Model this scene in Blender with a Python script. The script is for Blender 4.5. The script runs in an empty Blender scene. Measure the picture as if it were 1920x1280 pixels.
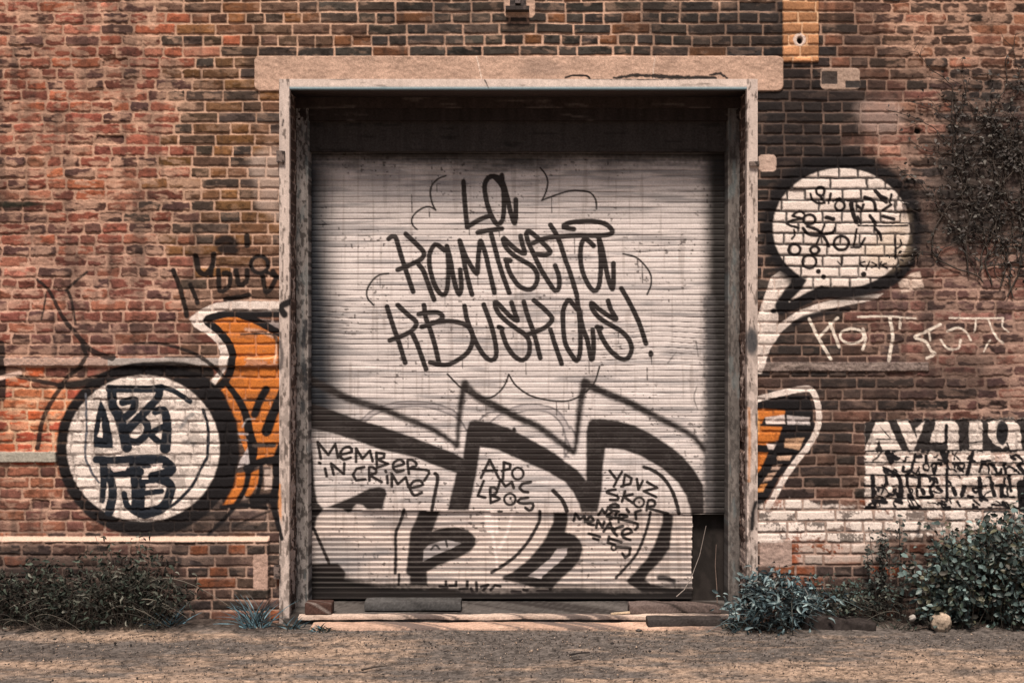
import bpy, math, random
import numpy as np

# ------------------------------------------------------------------ camera, sky, sun, exposure
SC = bpy.context.scene
S = 0.0035            # metres per photograph pixel on the wall plane
D = 8.0               # camera to wall
ZC = (1165 - 640) * S # eye height above the ground
cam_d = bpy.data.cameras.new('camera'); cam = bpy.data.objects.new('camera', cam_d)
SC.collection.objects.link(cam); SC.camera = cam
cam.location = (0, -D, ZC); cam.rotation_euler = (math.radians(90), 0, 0)
cam_d.sensor_width = 36; cam_d.lens = 36 * D / (1920 * S)
cam_d.clip_end = 500; cam_d.clip_start = 0.05
SUN_EL, SUN_AZ = 58, 7
w = bpy.data.worlds.new('World'); SC.world = w; w.use_nodes = True
nt = w.node_tree; bg = nt.nodes['Background']
sky = nt.nodes.new('ShaderNodeTexSky'); sky.sky_type = 'NISHITA'; sky.sun_disc = False
sky.sun_elevation = math.radians(SUN_EL); sky.sun_rotation = math.radians(180 + SUN_AZ)
sky.air_density = 1.0; sky.dust_density = 6.0; sky.ozone_density = 0.3
nt.links.new(sky.outputs[0], bg.inputs[0]); bg.inputs[1].default_value = 0.05
sun_d = bpy.data.lights.new('sun', 'SUN'); sun = bpy.data.objects.new('sun', sun_d)
SC.collection.objects.link(sun)
sun_d.energy = 5.0; sun_d.angle = math.radians(14); sun_d.color = (1.0, 0.82, 0.665)
sun.location = (2, -8, 12)
sun.rotation_euler = (math.radians(90 - SUN_EL), 0, math.radians(-SUN_AZ))
vs = SC.view_settings
vs.view_transform = 'Standard'; vs.look = 'None'; vs.gamma = 1.0; vs.use_curve_mapping = False
vs.exposure = 0.02
ILL = np.array([1.20, 1.00, 0.84])   # what the lit wall returns of a white surface; base colours are taken out of it

rng = np.random.default_rng(7); random.seed(7)
def lin(c):
    c = np.asarray(c, float) / 255.0
    return np.where(c <= 0.04045, c / 12.92, ((c + 0.055) / 1.055) ** 2.4)
def C(*c): return np.clip(lin(c) / ILL, 0.0, 0.86)
def sst(a, b, x):
    t = np.clip((x - a) / (b - a), 0, 1); return t * t * (3 - 2 * t)
def PX(px, d=0.0): return (px - 960) * S * (D + d) / D
def PZ(py, d=0.0): return ZC - (py - 640) * S * (D + d) / D

# ------------------------------------------------------------------ naming helpers
def tag(o, label=None, cat=None, group=None, kind=None):
    if label: o['label'] = label
    if cat: o['category'] = cat
    if group: o['group'] = group
    if kind: o['kind'] = kind
    return o
def empty(name, loc, label, cat, group=None):
    o = bpy.data.objects.new(name, None); SC.collection.objects.link(o); o.location = loc
    o.empty_display_size = 0.1
    return tag(o, label, cat, group)
def link(name, me, mat, parent=None):
    o = bpy.data.objects.new(name, me); SC.collection.objects.link(o)
    me.materials.append(mat)
    if parent is not None:
        o.parent = parent; o.location = [-v for v in parent.location]
    return o
def mesh_np(name, V, F, col=None, smooth=True):
    V = np.asarray(V, np.float32); F = np.asarray(F, np.int32)
    me = bpy.data.meshes.new(name); k = F.shape[1]
    me.vertices.add(len(V)); me.vertices.foreach_set('co', V.ravel())
    me.loops.add(F.size); me.loops.foreach_set('vertex_index', F.ravel())
    me.polygons.add(len(F)); me.polygons.foreach_set('loop_start', np.arange(0, F.size, k, dtype=np.int32))
    if smooth: me.polygons.foreach_set('use_smooth', np.ones(len(F), bool))
    if col is not None:
        a = me.color_attributes.new('Col', 'FLOAT_COLOR', 'POINT')
        c4 = np.ones((len(V), 4), np.float32); c4[:, :3] = col
        a.data.foreach_set('color', c4.ravel())
    me.update(calc_edges=True)
    return me

# ------------------------------------------------------------------ materials
def mat_col(name, rough=0.9, spec=0.2, bump=0.3, scale=220.0, grain=0.25, tint=None, metal=0.0):
    m = bpy.data.materials.new(name); m.use_nodes = True
    n = m.node_tree.nodes; l = m.node_tree.links; b = n['Principled BSDF']
    b.inputs['Roughness'].default_value = rough; b.inputs['Specular IOR Level'].default_value = spec
    b.inputs['Metallic'].default_value = metal
    if tint is None:
        a = n.new('ShaderNodeAttribute'); a.attribute_name = 'Col'; src = a.outputs['Color']
    else:
        a = n.new('ShaderNodeRGB'); a.outputs[0].default_value = (*tint, 1); src = a.outputs[0]
    tc = n.new('ShaderNodeTexCoord')
    no = n.new('ShaderNodeTexNoise'); no.inputs['Scale'].default_value = scale
    no.inputs['Detail'].default_value = 4; no.inputs['Roughness'].default_value = 0.7
    l.new(tc.outputs['Object'], no.inputs['Vector'])
    mr = n.new('ShaderNodeMapRange'); mr.inputs['From Min'].default_value = 0.3; mr.inputs['From Max'].default_value = 0.7
    mr.inputs['To Min'].default_value = 1 - grain; mr.inputs['To Max'].default_value = 1 + grain
    l.new(no.outputs['Fac'], mr.inputs['Value'])
    mx = n.new('ShaderNodeMix'); mx.data_type = 'RGBA'; mx.blend_type = 'MULTIPLY'; mx.inputs['Factor'].default_value = 1
    l.new(src, mx.inputs['A']); l.new(mr.outputs['Result'], mx.inputs['B'])
    l.new(mx.outputs['Result'], b.inputs['Base Color'])
    if bump:
        bp = n.new('ShaderNodeBump'); bp.inputs['Strength'].default_value = bump; bp.inputs['Distance'].default_value = 0.004
        l.new(no.outputs['Fac'], bp.inputs['Height']); l.new(bp.outputs['Normal'], b.inputs['Normal'])
    return m
M_WALL = mat_col('masonry', 0.92, 0.12, 0.5, 160, 0.32)
M_DOOR = mat_col('shutter_paint', 0.62, 0.25, 0.12, 120, 0.14)
M_FLAKE = mat_col('flaking_paint', 0.75, 0.2, 0.4, 140, 0.2)
M_LEAF = mat_col('leaf', 0.45, 0.4, 0.1, 60, 0.25)
M_DRY = mat_col('dry_weed', 0.8, 0.15, 0.1, 90, 0.3)
M_STONE = mat_col('stone', 0.9, 0.15, 0.6, 90, 0.3)
M_WOOD = mat_col('old_timber', 0.9, 0.1, 0.5, 70, 0.3)
M_IRON = mat_col('rusty_iron', 0.8, 0.3, 0.5, 120, 0.35)
M_GROUND = mat_col('asphalt', 0.95, 0.1, 0.55, 190, 0.5)

# ------------------------------------------------------------------ raster canvas on a rectilinear grid (photo pixels)
class Canvas:
    def __init__(s, xs, ys):
        s.xs = np.asarray(xs, float); s.ys = np.asarray(ys, float)
        s.nx, s.ny = len(xs), len(ys)
        s.X, s.Y = np.meshgrid(s.xs, s.ys)
        s.C = np.zeros((s.ny, s.nx, 3), np.float32)
        s.G = np.zeros((s.ny, s.nx), np.int16)
        s.H = np.zeros((s.ny, s.nx), np.float32)
        s.J = np.ones((s.ny, s.nx), np.float32); s.JW = s.J       # 1 on faces, 0 in joints
        s.n1 = s.noise(5, 5, 2, 901) - 0.5
        s.n2 = s.noise(26, 14, 4, 902) - 0.5
        s.nf = s.noise(2.6, 2.6, 2, 903) - 0.5
    def noise(s, sx, sy, octv=3, seed=0, gain=0.5):
        out = np.zeros((s.ny, s.nx), np.float32); amp = 1.0; tot = 0
        for o in range(octv):
            def ax(v, sc):
                u = v / sc; u = u - math.floor(u.min()); i = np.floor(u).astype(int); f = u - i
                return i, (f * f * (3 - 2 * f)).astype(np.float32)
            ix, fx = ax(s.xs, sx); iy, fy = ax(s.ys, sy)
            T = np.random.default_rng(seed * 31 + o).random((iy.max() + 2, ix.max() + 2), dtype=np.float32)
            A = T[iy] * (1 - fy)[:, None] + T[iy + 1] * fy[:, None]
            out += amp * (A[:, ix] * (1 - fx) + A[:, ix + 1] * fx)
            tot += amp; amp *= gain; sx *= 0.5; sy *= 0.5
        return out / tot
    def box(s, x0, x1, y0, y1):
        i0, i1 = np.searchsorted(s.xs, [x0, x1]); j0, j1 = np.searchsorted(s.ys, [y0, y1])
        return slice(max(j0 - 1, 0), j1 + 1), slice(max(i0 - 1, 0), i1 + 1)
    def put(s, sl, cov, col, g, a=1.0, joint=0.0, wear=0.0):
        cov = np.clip(cov, 0, 1) * a
        if joint: cov = cov * (1 - joint * (1 - (s.JW if joint > .8 else s.J)[sl]))
        if wear: cov = cov * (1 - wear * sst(0.02, 0.16, s.n2[sl] + 0.4 * s.nf[sl]))
        cov = cov.astype(np.float32)
        s.C[sl] = s.C[sl] * (1 - cov[..., None]) + np.asarray(col, np.float32) * cov[..., None]
        if g: s.G[sl] = np.where(cov > 0.45, g, s.G[sl])
    def stroke(s, pts, w, col, g=0, soft=1.8, a=1.0, smooth=True, joint=0.0, wear=0.0, rag=0.7):
        pts = [np.array(p, float) for p in pts]
        if smooth and len(pts) > 2:
            P = [2 * pts[0] - pts[1]] + pts + [2 * pts[-1] - pts[-2]]; out = []
            for i in range(1, len(P) - 2):
                p0, p1, p2, p3 = P[i - 1:i + 3]
                n = max(2, int(np.hypot(*(p2 - p1)) / 5))
                for t in np.linspace(0, 1, n, endpoint=False):
                    out.append(0.5 * (2 * p1 + (p2 - p0) * t + (2 * p0 - 5 * p1 + 4 * p2 - p3) * t * t + (3 * p1 - p0 - 3 * p2 + p3) * t ** 3))
            pts = out + [pts[-1]]
        A = np.array(pts); ws = np.linspace(w[0], w[1], len(A)) if isinstance(w, tuple) else np.full(len(A), float(w))
        m = ws.max() / 2 + soft + 3
        sl = s.box(A[:, 0].min() - m, A[:, 0].max() + m, A[:, 1].min() - m, A[:, 1].max() + m)
        X = s.X[sl]; Y = s.Y[sl]; best = np.full(X.shape, -1e9)
        for i in range(len(A) - 1):
            (x0, y0), (x1, y1) = A[i], A[i + 1]; dx, dy = x1 - x0, y1 - y0; L = dx * dx + dy * dy + 1e-9
            t = np.clip(((X - x0) * dx + (Y - y0) * dy) / L, 0, 1)
            d = np.hypot(X - x0 - t * dx, Y - y0 - t * dy)
            best = np.maximum(best, (ws[i] * (1 - t) + ws[i + 1] * t) / 2 - d)
        best = best + s.n1[sl] * rag * 2
        s.put(sl, sst(-soft / 2, soft / 2, best), col, g, a, joint, wear)
    def poly(s, pts, col, g=0, soft=1.8, a=1.0, joint=0.0, wear=0.0, rag=0.7, grow=0.0):
        A = np.array(pts, float); m = soft + 4 + grow
        sl = s.box(A[:, 0].min() - m, A[:, 0].max() + m, A[:, 1].min() - m, A[:, 1].max() + m)
        X = s.X[sl]; Y = s.Y[sl]; inside = np.zeros(X.shape, bool); dist = np.full(X.shape, 1e9)
        for i in range(len(A)):
            (x0, y0), (x1, y1) = A[i], A[(i + 1) % len(A)]; dx, dy = x1 - x0, y1 - y0; L = dx * dx + dy * dy + 1e-9
            t = np.clip(((X - x0) * dx + (Y - y0) * dy) / L, 0, 1)
            dist = np.minimum(dist, np.hypot(X - x0 - t * dx, Y - y0 - t * dy))
            c = (y0 > Y) != (y1 > Y)
            if dy != 0: inside ^= c & (X < x0 + (Y - y0) * dx / dy)
        best = np.where(inside, dist, -dist) + grow + s.n1[sl] * rag * 2
        s.put(sl, sst(-soft / 2, soft / 2, best), col, g, a, joint, wear)
    def ell(s, cx, cy, rx, ry, col, g=0, soft=1.8, a=1.0, joint=0.0, wear=0.0, rag=0.7):
        sl = s.box(cx - rx - soft - 4, cx + rx + soft + 4, cy - ry - soft - 4, cy + ry + soft + 4)
        q = np.hypot((s.X[sl] - cx) / rx, (s.Y[sl] - cy) / ry)
        best = (1 - q) * min(rx, ry) + s.n1[sl] * rag * 2
        s.put(sl, sst(-soft / 2, soft / 2, best), col, g, a, joint, wear)
    def ring(s, cx, cy, rx, ry, w, col, g=0, **k):
        t = np.linspace(0, 2 * math.pi, 29)
        s.stroke([(cx + rx * math.cos(v), cy + ry * math.sin(v)) for v in t], w, col, g, smooth=False, **k)
    def faces(s, keep, d, Y0, name, mat, parent):
        """the grid cells where keep is set, as one mesh: relief H stands towards the camera"""
        k = keep[:-1, :-1]
        idx = np.arange(s.ny * s.nx).reshape(s.ny, s.nx)
        F = np.stack([idx[:-1, :-1][k], idx[1:, :-1][k], idx[1:, 1:][k], idx[:-1, 1:][k]], 1)
        if not len(F): return None
        used, inv = np.unique(F, return_inverse=True); F = inv.reshape(F.shape)
        V = np.stack([PX(s.X, d).ravel()[used], (Y0 - s.H).ravel()[used], PZ(s.Y, d).ravel()[used]], 1)
        return link(name, mesh_np(name, V, F, s.C.reshape(-1, 3)[used]), mat, parent)

# ------------------------------------------------------------------ bricks
ROW, Y00 = 20.7, 3.3
ZONES = [  # cx, cy, rx, ry, palette, mortar
 (90, 230, 300, 330, [(152,86,68),(130,74,60),(168,98,76),(104,70,60),(174,110,86),(146,80,62),(96,66,58),(184,104,74)], (206,156,128)),
 (420, 260, 130, 330, [(116,80,56),(96,72,57),(136,92,58),(84,67,57),(122,86,64),(78,64,56)], (208,163,134)),
 (480, 30, 180, 90, [(124,82,60),(98,73,58),(140,92,60),(84,67,57),(110,80,65)], (212,166,136)),
 (1000, 40, 430, 90, [(74,65,58),(84,71,61),(64,56,51),(70,61,55),(78,67,59),(90,74,63),(76,66,58),(68,59,53),(138,88,58)], (220,172,143)),
 (1400, 50, 90, 90, [(66,58,54),(60,52,49),(76,62,54),(128,82,52)], (196,154,128)),
 (1520, 260, 120, 190, [(54,46,43),(60,48,44),(46,41,39),(58,50,46)], (166,132,113)),
 (1720, 60, 230, 110, [(124,82,64),(98,72,60),(142,92,70),(74,60,53),(160,106,82),(88,66,56)], (194,148,122)),
 (1700, 220, 110, 90, [(150,100,82),(122,80,66),(168,118,98),(96,70,60)], (188,146,124)),
 (1830, 300, 110, 190, [(72,60,55),(84,66,58),(62,54,50),(98,74,64)], (118,98,88)),
 (1800, 580, 180, 180, [(126,82,70),(104,72,64),(144,96,82),(86,64,58),(116,84,76)], (180,140,120)),
 (1500, 690, 120, 120, [(70,58,53),(84,66,58),(92,68,58),(62,54,50)], (172,136,116)),
 (1640, 850, 130, 130, [(92,68,58),(76,60,54),(116,80,66),(66,55,50)], (160,126,108)),
 (150, 560, 270, 140, [(144,88,72),(118,78,67),(158,98,80),(130,76,63),(102,71,63),(168,104,80)], (204,156,132)),
 (430, 560, 110, 120, [(120,88,72),(108,80,67),(140,96,74),(98,76,66)], (204,160,134)),
 (40, 790, 100, 95, [(232,116,74),(218,104,68),(200,98,72),(222,130,88)], (236,182,142)),
 (60, 930, 200, 90, [(150,94,76),(126,80,68),(172,108,82),(112,76,66)], (208,160,134)),
 (400, 960, 140, 60, [(92,74,66),(80,66,60),(110,84,70)], (180,146,126)),
 (180, 1090, 260, 90, [(84,64,57),(98,70,60),(72,57,52),(66,54,50)], (140,112,98)),
 (430, 1080, 110, 80, [(96,72,62),(78,62,55),(146,84,56),(70,58,52),(120,80,62)], (196,154,130)),
 (1650, 1060, 280, 100, [(96,70,60),(82,64,57),(150,84,58),(74,60,54)], (168,134,116)),
]
def brick_table(x0, x1, y0, y1, irr_at, seed):
    r = np.random.default_rng(seed); keys = []; bx0 = []; bx1 = []; brow = []
    k0, k1 = math.floor((y0 - Y00) / ROW) - 1, math.floor((y1 - Y00) / ROW) + 2
    for k in range(k0, k1):
        x = x0 - 80 + r.random() * 30; yc = Y00 + (k + .5) * ROW
        while x < x1 + 80:
            ir = irr_at(x, yc)
            if ir < 0.5:
                L = (71 if k % 2 == 0 else 35.6) + r.normal() * 1.6
                if r.random() < .08: L = 36 if k % 2 == 0 else 71
            else:
                L = r.choice([36, 44, 52, 62, 70, 34, 38]) * (1 + r.normal() * .06)
            keys.append((k - k0) * 1e5 + x + 3000); bx0.append(x); bx1.append(x + L); brow.append(k); x += L
    return dict(k0=k0, keys=np.array(keys), x0=np.array(bx0), x1=np.array(bx1), row=np.array(brow))
def zone_weights(x, y):
    W = []
    for cx, cy, rx, ry, _, _ in ZONES:
        W.append(np.exp(-1.3 * (((x - cx) / rx) ** 2 + ((y - cy) / ry) ** 2)) + 1e-7)
    return np.array(W)
def lay_bricks(cv, irr_at, seed=3, relief=0.0085):
    B = brick_table(cv.xs[0], cv.xs[-1], cv.ys[0], cv.ys[-1], irr_at, seed)
    r = np.random.default_rng(seed + 1); n = len(B['keys'])
    bx = (B['x0'] + B['x1']) / 2; by = Y00 + (B['row'] + .5) * ROW
    irrb = np.array([irr_at(a, b) for a, b in zip(bx, by)])
    W = zone_weights(bx, by) ** 1.0; W = W * np.exp(r.normal(size=W.shape) * 0.6)
    zi = W.argmax(0); pal = np.zeros((n, 3))
    for i in range(n):
        p = ZONES[zi[i]][4]; pal[i] = C(*p[r.integers(len(p))])
    pal *= 0.87 * np.exp(r.normal(size=(n, 1)) * 0.17 + r.normal(size=(n, 3)) * 0.02)
    off = r.normal(size=n) * 0.0014 * (1 + irrb); tilt = r.normal(size=(n, 2)) * 0.0012
    miss = r.random(n) < 0.006
    off = np.where(miss, -0.016, off)
    nl = cv.noise(120, 90, 3, 11) - .5; nm = cv.noise(9, 7, 3, 12) - .5; nh = cv.noise(14, 9, 3, 14) - .5
    irr = np.vectorize(irr_at)(cv.X[::8, ::8], cv.Y[::8, ::8])
    irr = np.repeat(np.repeat(irr, 8, 0), 8, 1)[:cv.ny, :cv.nx].astype(np.float32)
    pxw = cv.X + nm * (1.8 + 2.6 * irr); pyw = cv.Y + nl * 5 + nh * (1.6 + 3.2 * irr)
    row = np.floor((pyw - Y00) / ROW); key = (row - B['k0']) * 1e5 + pxw + 3000
    b = np.clip(np.searchsorted(B['keys'], key.ravel()) - 1, 0, n - 1).reshape(key.shape)
    cx = bx[b]; hw = (B['x1'] - B['x0'])[b] / 2; cy = by[b]
    m = 2.7 + 1.8 * nl + irr * 0.6
    rad = 1.1 + irr * 2.6 + np.abs(nm) * 2
    qx = np.abs(pxw - cx) - (hw - m / 2) + rad; qy = np.abs(pyw - cy) - (ROW - m) / 2 + rad
    d = rad - (np.minimum(np.maximum(qx, qy), 0) + np.hypot(np.maximum(qx, 0), np.maximum(qy, 0)))
    d = d + cv.n1 * (1.2 + 1.6 * irr)
    face = sst(-0.6, 1.4, d).astype(np.float32)
    cv.J[:] = sst(-1.0, 0.5, d); cv.JW = sst(-.2, 1.5, d)
    u = (pxw - cx) / 35; v = (pyw - cy) / 10
    H = relief * (1 - .35 * irr) * sst(-.2, 2.4, d) + face * (off[b] + tilt[b][..., 0] * u + tilt[b][..., 1] * v)
    H += (cv.noise(7, 6, 3, 15) - .5) * (0.003 + 0.004 * irr) + (cv.nf) * 0.0014 + nl * .006
    cv.H[:] = H
    # colours
    Wm = zone_weights(cv.X[::6, ::6], cv.Y[::6, ::6]); mc = np.array([C(*z[5]) for z in ZONES])
    mort = np.einsum('zij,zc->ijc', Wm, mc) / Wm.sum(0)[..., None]
    mort = np.repeat(np.repeat(mort, 6, 0), 6, 1)[:cv.ny, :cv.nx]
    mort = mort * (0.90 + 0.7 * (cv.noise(16, 8, 3, 16) - .5) + .25 * cv.nf)[..., None]
    bc = pal[b]
    mott = 1 + 0.75 * (cv.noise(11, 7, 3, 17) - .5) + 0.35 * cv.nf + 0.5 * (cv.noise(60, 40, 3, 18) - .5)
    bc = bc * np.clip(mott, .4, 1.9)[..., None]
    dk = sst(.60, .72, cv.noise(12, 7, 3, 21)); bc = bc * (1 - .45 * dk[..., None])
    smear = sst(.56, .70, cv.noise(22, 9, 4, 19) + .08 * irr) * (.25 + .5 * irr)
    f = face * (1 - smear)
    cv.C[:] = mort * (1 - f[..., None]) + bc * f[..., None]
    B['b'] = b; B['rand'] = r.normal(size=n); return B

# ------------------------------------------------------------------ the wall
def irr_wall(x, y):
    a = 1 - sst(290, 400, x + 30 * math.sin(y * .03)); c = sst(1600, 1720, x + 40 * math.sin(y * .021 + 1))
    return float(max(a, c)) * (0.6 if y > 560 and x < 500 else 1)
def axis(a, i0, i1, b, fine, coarse):
    return np.concatenate([np.arange(a, i0, coarse), np.arange(i0, i1, fine), np.arange(i1, b + coarse, coarse)])
WX = axis(-430, -12, 1932, 2350, 1.5, 7.0); WY = axis(-260, -12, 1186, 1187, 1.5, 7.0)
cv = Canvas(WX, WY)
BR = lay_bricks(cv, irr_wall)
K = C(40, 33, 31); KW = C(34, 30, 30); NAVY = C(36, 38, 43); WH = C(239, 213, 195); WH2 = C(228, 200, 184); OR = C(206, 116, 52); GR = C(150, 132, 124)
# group numbers -> parts of the wall
G_LINTEL, G_LEDGE, G_DISC, G_ORANGE, G_TAG, G_VINE, G_BUB, G_NOTE, G_ORANGE2, G_PANEL, G_PATCH = range(1, 12)

# relief features of the wall itself -------------------------------------------------
X, Y = cv.X, cv.Y
def rrect(x0, x1, y0, y1, r=2.0):
    qx = np.abs(X - (x0 + x1) / 2) - (x1 - x0) / 2 + r; qy = np.abs(Y - (y0 + y1) / 2) - (y1 - y0) / 2 + r
    return r - (np.minimum(np.maximum(qx, qy), 0) + np.hypot(np.maximum(qx, 0), np.maximum(qy, 0))) + cv.n1 * 1.2
def feature(d, h, col, g, rough=0.002, var=.35, seed=40, soft=1.6, jo=True):
    f = sst(-soft / 2, soft / 2, d).astype(np.float32)
    hh = h + rough * 2 * (cv.noise(8, 6, 3, seed) - .5) + cv.nf * .0012
    cv.H[:] = cv.H * (1 - f) + hh * f
    cc = np.asarray(col) * (1 + var * 1.6 * (cv.noise(30, 14, 4, seed + 1) - .5) + var * cv.nf * 1.5)[..., None]
    cv.C[:] = cv.C * (1 - f[..., None]) + cc * f[..., None]
    if jo: cv.J[:] = np.maximum(cv.J, f)
    if g: cv.G[:] = np.where(f > .5, g, cv.G)
# soot and grime that have their own outlines
def stain(cx, cy, rx, ry, col, a, soft=.6, seed=60):
    q = 1 - np.hypot((X - cx) / rx, (Y - cy) / ry) + 1.1 * (cv.noise(70, 45, 4, seed) - .5)
    f = (a * sst(0, soft, q)).astype(np.float32)[..., None]
    cv.C[:] = cv.C * (1 - f) + np.asarray(col, np.float32) * f
stain(1520, 290, 170, 240, C(44, 37, 35), .75, .7, 61)
stain(1740, 440, 130, 120, C(50, 42, 39), .5, .7, 81); stain(1700, 720, 260, 60, C(50, 42, 39), .55, .7, 82); stain(1560, 860, 90, 80, C(50, 42, 38), .4, .7, 83)
stain(1330, 60, 230, 70, C(48, 42, 39), .5, .7, 84); stain(880, 30, 260, 60, C(54, 46, 42), .3, .7, 85); stain(1680, 150, 120, 60, C(50, 42, 39), .35, .7, 86)
stain(430, 420, 110, 130, C(70, 56, 48), .12, .7, 87); stain(200, 120, 220, 70, C(66, 52, 46), .3, .8, 88); stain(30, 400, 120, 90, C(62, 48, 43), .3, .8, 89); stain(300, 640, 200, 60, C(66, 54, 49), .3, .8, 90)
_w = (.40 * sst(.52, .72, cv.noise(26, 260, 4, 91)) + .22 * sst(.5, .7, cv.noise(120, 80, 4, 92)))[..., None]
cv.C[:] = cv.C * (1 - _w) + C(62, 50, 45) * _w
stain(1850, 330, 140, 210, C(52, 45, 41), .75, .6, 62)
stain(1480, 660, 110, 110, C(60, 50, 46), .35, .6, 63)
stain(150, 1110, 330, 110, C(56, 47, 43), .55, .6, 64)
stain(1700, 1130, 260, 70, C(54, 47, 44), .6, .6, 65)
stain(360, 985, 150, 40, C(48, 42, 40), .6, .6, 66)
stain(50, 383, 70, 10, C(38, 38, 30), .9, .5, 67)
stain(505, 330, 42, 110, C(205, 172, 152), .55, .5, 68)
stain(1480, 35, 50, 100, C(46, 42, 40), .5, .5, 69)
stain(1640, 215, 60, 45, C(190, 158, 142), .45, .5, 70)
_f = sst(-1, 1, rrect(1467, 1534, -60, 117, 2)).astype(np.float32)
_oc = C(178, 122, 84) * np.exp(.22 * BR['rand'][BR['b']])[..., None] * (1 + .9 * (cv.noise(20, 12, 4, 41) - .5) + .3 * cv.nf)[..., None]
_oc = _oc * cv.J[..., None] + C(222, 174, 134) * (1 - cv.J[..., None])
cv.C[:] = cv.C * (1 - _f[..., None]) + _oc * _f[..., None]; cv.H += .014 * _f
feature(12 - np.hypot(X - 1498, Y - 76) + cv.n1 * 4, 0.018, C(222, 190, 170), 0, .003, .2, 42)
feature(4.5 - np.hypot((X - 1499) * .9, (Y - 77) * .7), -0.02, C(40, 34, 32), 0, .001, .1, 43)
feature(6 - np.hypot(X - 1720, Y - 246) + cv.n1 * 3, -0.02, C(34, 30, 28), 0, .001, .1, 44)
feature(rrect(1538, 1612, 128, 168, 9), 0.005, C(176, 144, 124), 0, .003, .3, 45)
feature(rrect(1540, 1570, 134, 158, 2), 0.002, C(74, 62, 56), 0, .003, .3, 46)
feature(rrect(1585, 1612, 152, 165, 2), 0.003, C(66, 58, 54), 0, .003, .3, 47)
feature(rrect(945, 1003, -6, 34, 9), 0.006, C(196, 156, 132), G_PATCH, .004, .3, 48)
feature(rrect(1422, 1455, 290, 322, 8), 0.006, C(196, 162, 142), 0, .004, .3, 49)
feature(rrect(478, 1468, 106, 172, 11), 0.020, C(196, 156, 132), G_LINTEL, .003, .36, 50)
# cracks and dirt on the lintel
for pts in ([(893, 107), (898, 125), (903, 148)], [(1228, 108), (1224, 135), (1226, 150)]):
    cv.stroke(pts, 1.6, C(236, 206, 184), 0, soft=1.4)
stain(1010, 128, 60, 22, C(150, 122, 106), .45, .5, 71)
cv.stroke([(1060, 147), (1075, 143), (1100, 144), (1105, 149)], 4, KW)
cv.stroke([(1150, 148), (1190, 143), (1240, 145), (1290, 147), (1340, 148)], (5, 8), C(58, 50, 46), rag=2)
cv.stroke([(1330, 142), (1350, 140), (1362, 148)], 5, C(58, 50, 46), rag=2)
# stone ledges
feature(np.where(X < 526, rrect(-440, 526, 671, 686, 2), -9), 0.030, C(176, 158, 146), G_LEDGE, .003, .3, 51)
cv.C[:] = np.where(((X < 205) & (np.abs(Y - 678) < 10) & (cv.G == G_LEDGE))[..., None], cv.C * np.array([1.02, .80, .72]), cv.C)
feature(np.where(X < 112, rrect(-440, 108, 846, 866, 2), -9), 0.022, C(172, 158, 140), G_LEDGE, .003, .3, 52)
feature(np.where(X > 1418, rrect(1419, 1740, 679, 696, 2), -9), 0.018, C(126, 106, 96), G_LEDGE, .006, .8, 53)
# the plinth: stands 5 cm forward with a sloping mortar fillet
pl = np.where(X < 507, sst(1004, 1012, Y + cv.n1 * 2), 0) * sst(508, 504, X)
cv.H += (0.045 * pl).astype(np.float32)
fil = (np.where(X < 506, 1, 0) * sst(1003, 1006, Y + cv.n1 * 1.5) * (1 - sst(1011, 1014, Y + cv.n1 * 1.5))).astype(np.float32)[..., None]
cv.C[:] = cv.C * (1 - fil) + C(226, 184, 158) * fil
feature(rrect(478, 505, 1036, 1102, 3), 0.050, C(186, 148, 128), 0, .004, .4, 54)
feature(rrect(1424, 1484, 1010, 1062, 4), 0.012, C(176, 144, 128), 0, .004, .45, 55)
# weathered mortar ridges on the left ("loops" in the joint)
for i in range(11):
    cv.ring(30 + i * 13, 676, 5, 4, 1.8, C(214, 168, 142), 0, soft=1.6, a=.7)

# graffiti on the left -----------------------------------------------------------------
k = dict(joint=.25)
cv.poly([(355,598),(374,581),(405,568),(431,565),(527,565),(527,585),(431,583),(405,588),(382,600),(405,615),(421,637),(430,665),(424,693),(402,724),(392,716),(411,696),(413,659),(405,641),(389,627),(364,613)], WH, G_ORANGE, joint=.3, wear=.25)
cv.poly([(398,603),(428,592),(460,597),(490,606),(530,630),(530,862),(470,872),(440,792),(408,733),(424,712),(436,690),(440,664),(428,638),(410,617)], OR, G_ORANGE, joint=.35, wear=.35)
cv.poly([(441,887),(461,885),(457,925),(446,946),(418,947),(432,915)], OR, G_ORANGE, soft=5, joint=.3)
cv.poly([(471,885),(487,879),(484,905),(470,930),(458,928)], OR, G_ORANGE, soft=4, joint=.3)
cv.poly([(496,880),(511,878),(511,915),(496,918)], C(196, 166, 148), G_ORANGE, soft=4)
cv.poly([(522,905),(533,908),(533,960),(529,988),(522,950)], C(226, 150, 92), G_ORANGE, soft=3)
cv.poly([(486,597),(528,602),(528,617),(505,611)], GR, G_ORANGE, soft=4, a=.8)
cv.stroke([(462,618),(490,622),(512,630)], 7, C(224, 186, 160), G_ORANGE, soft=5, a=.6)
cv.stroke([(465,672),(500,672),(517,668)], 3, C(240, 180, 130), G_ORANGE, a=.8)
cv.stroke([(519,628),(518,660),(516,680)], 4, C(236, 190, 160), G_ORANGE, a=.7)
cv.stroke([(536,565),(530,586),(480,588),(431,588),(405,593),(388,601),(408,618),(427,640),(437,664),(434,690),(424,712),(406,730)], 14, KW, G_ORANGE, **k)
cv.stroke([(450,590),(470,597),(494,608),(528,627)], 13, KW, G_ORANGE, **k)
cv.stroke([(452,627),(480,626),(514,627)], 3.2, K, G_ORANGE)
cv.stroke([(515,628),(524,650),(526,690)], 8, KW, G_ORANGE, soft=4, a=.8)
cv.stroke([(424,718),(439,736),(455,762),(463,785),(468,812),(474,841),(467,876)], (10, 22), KW, G_ORANGE, soft=3)
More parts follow.
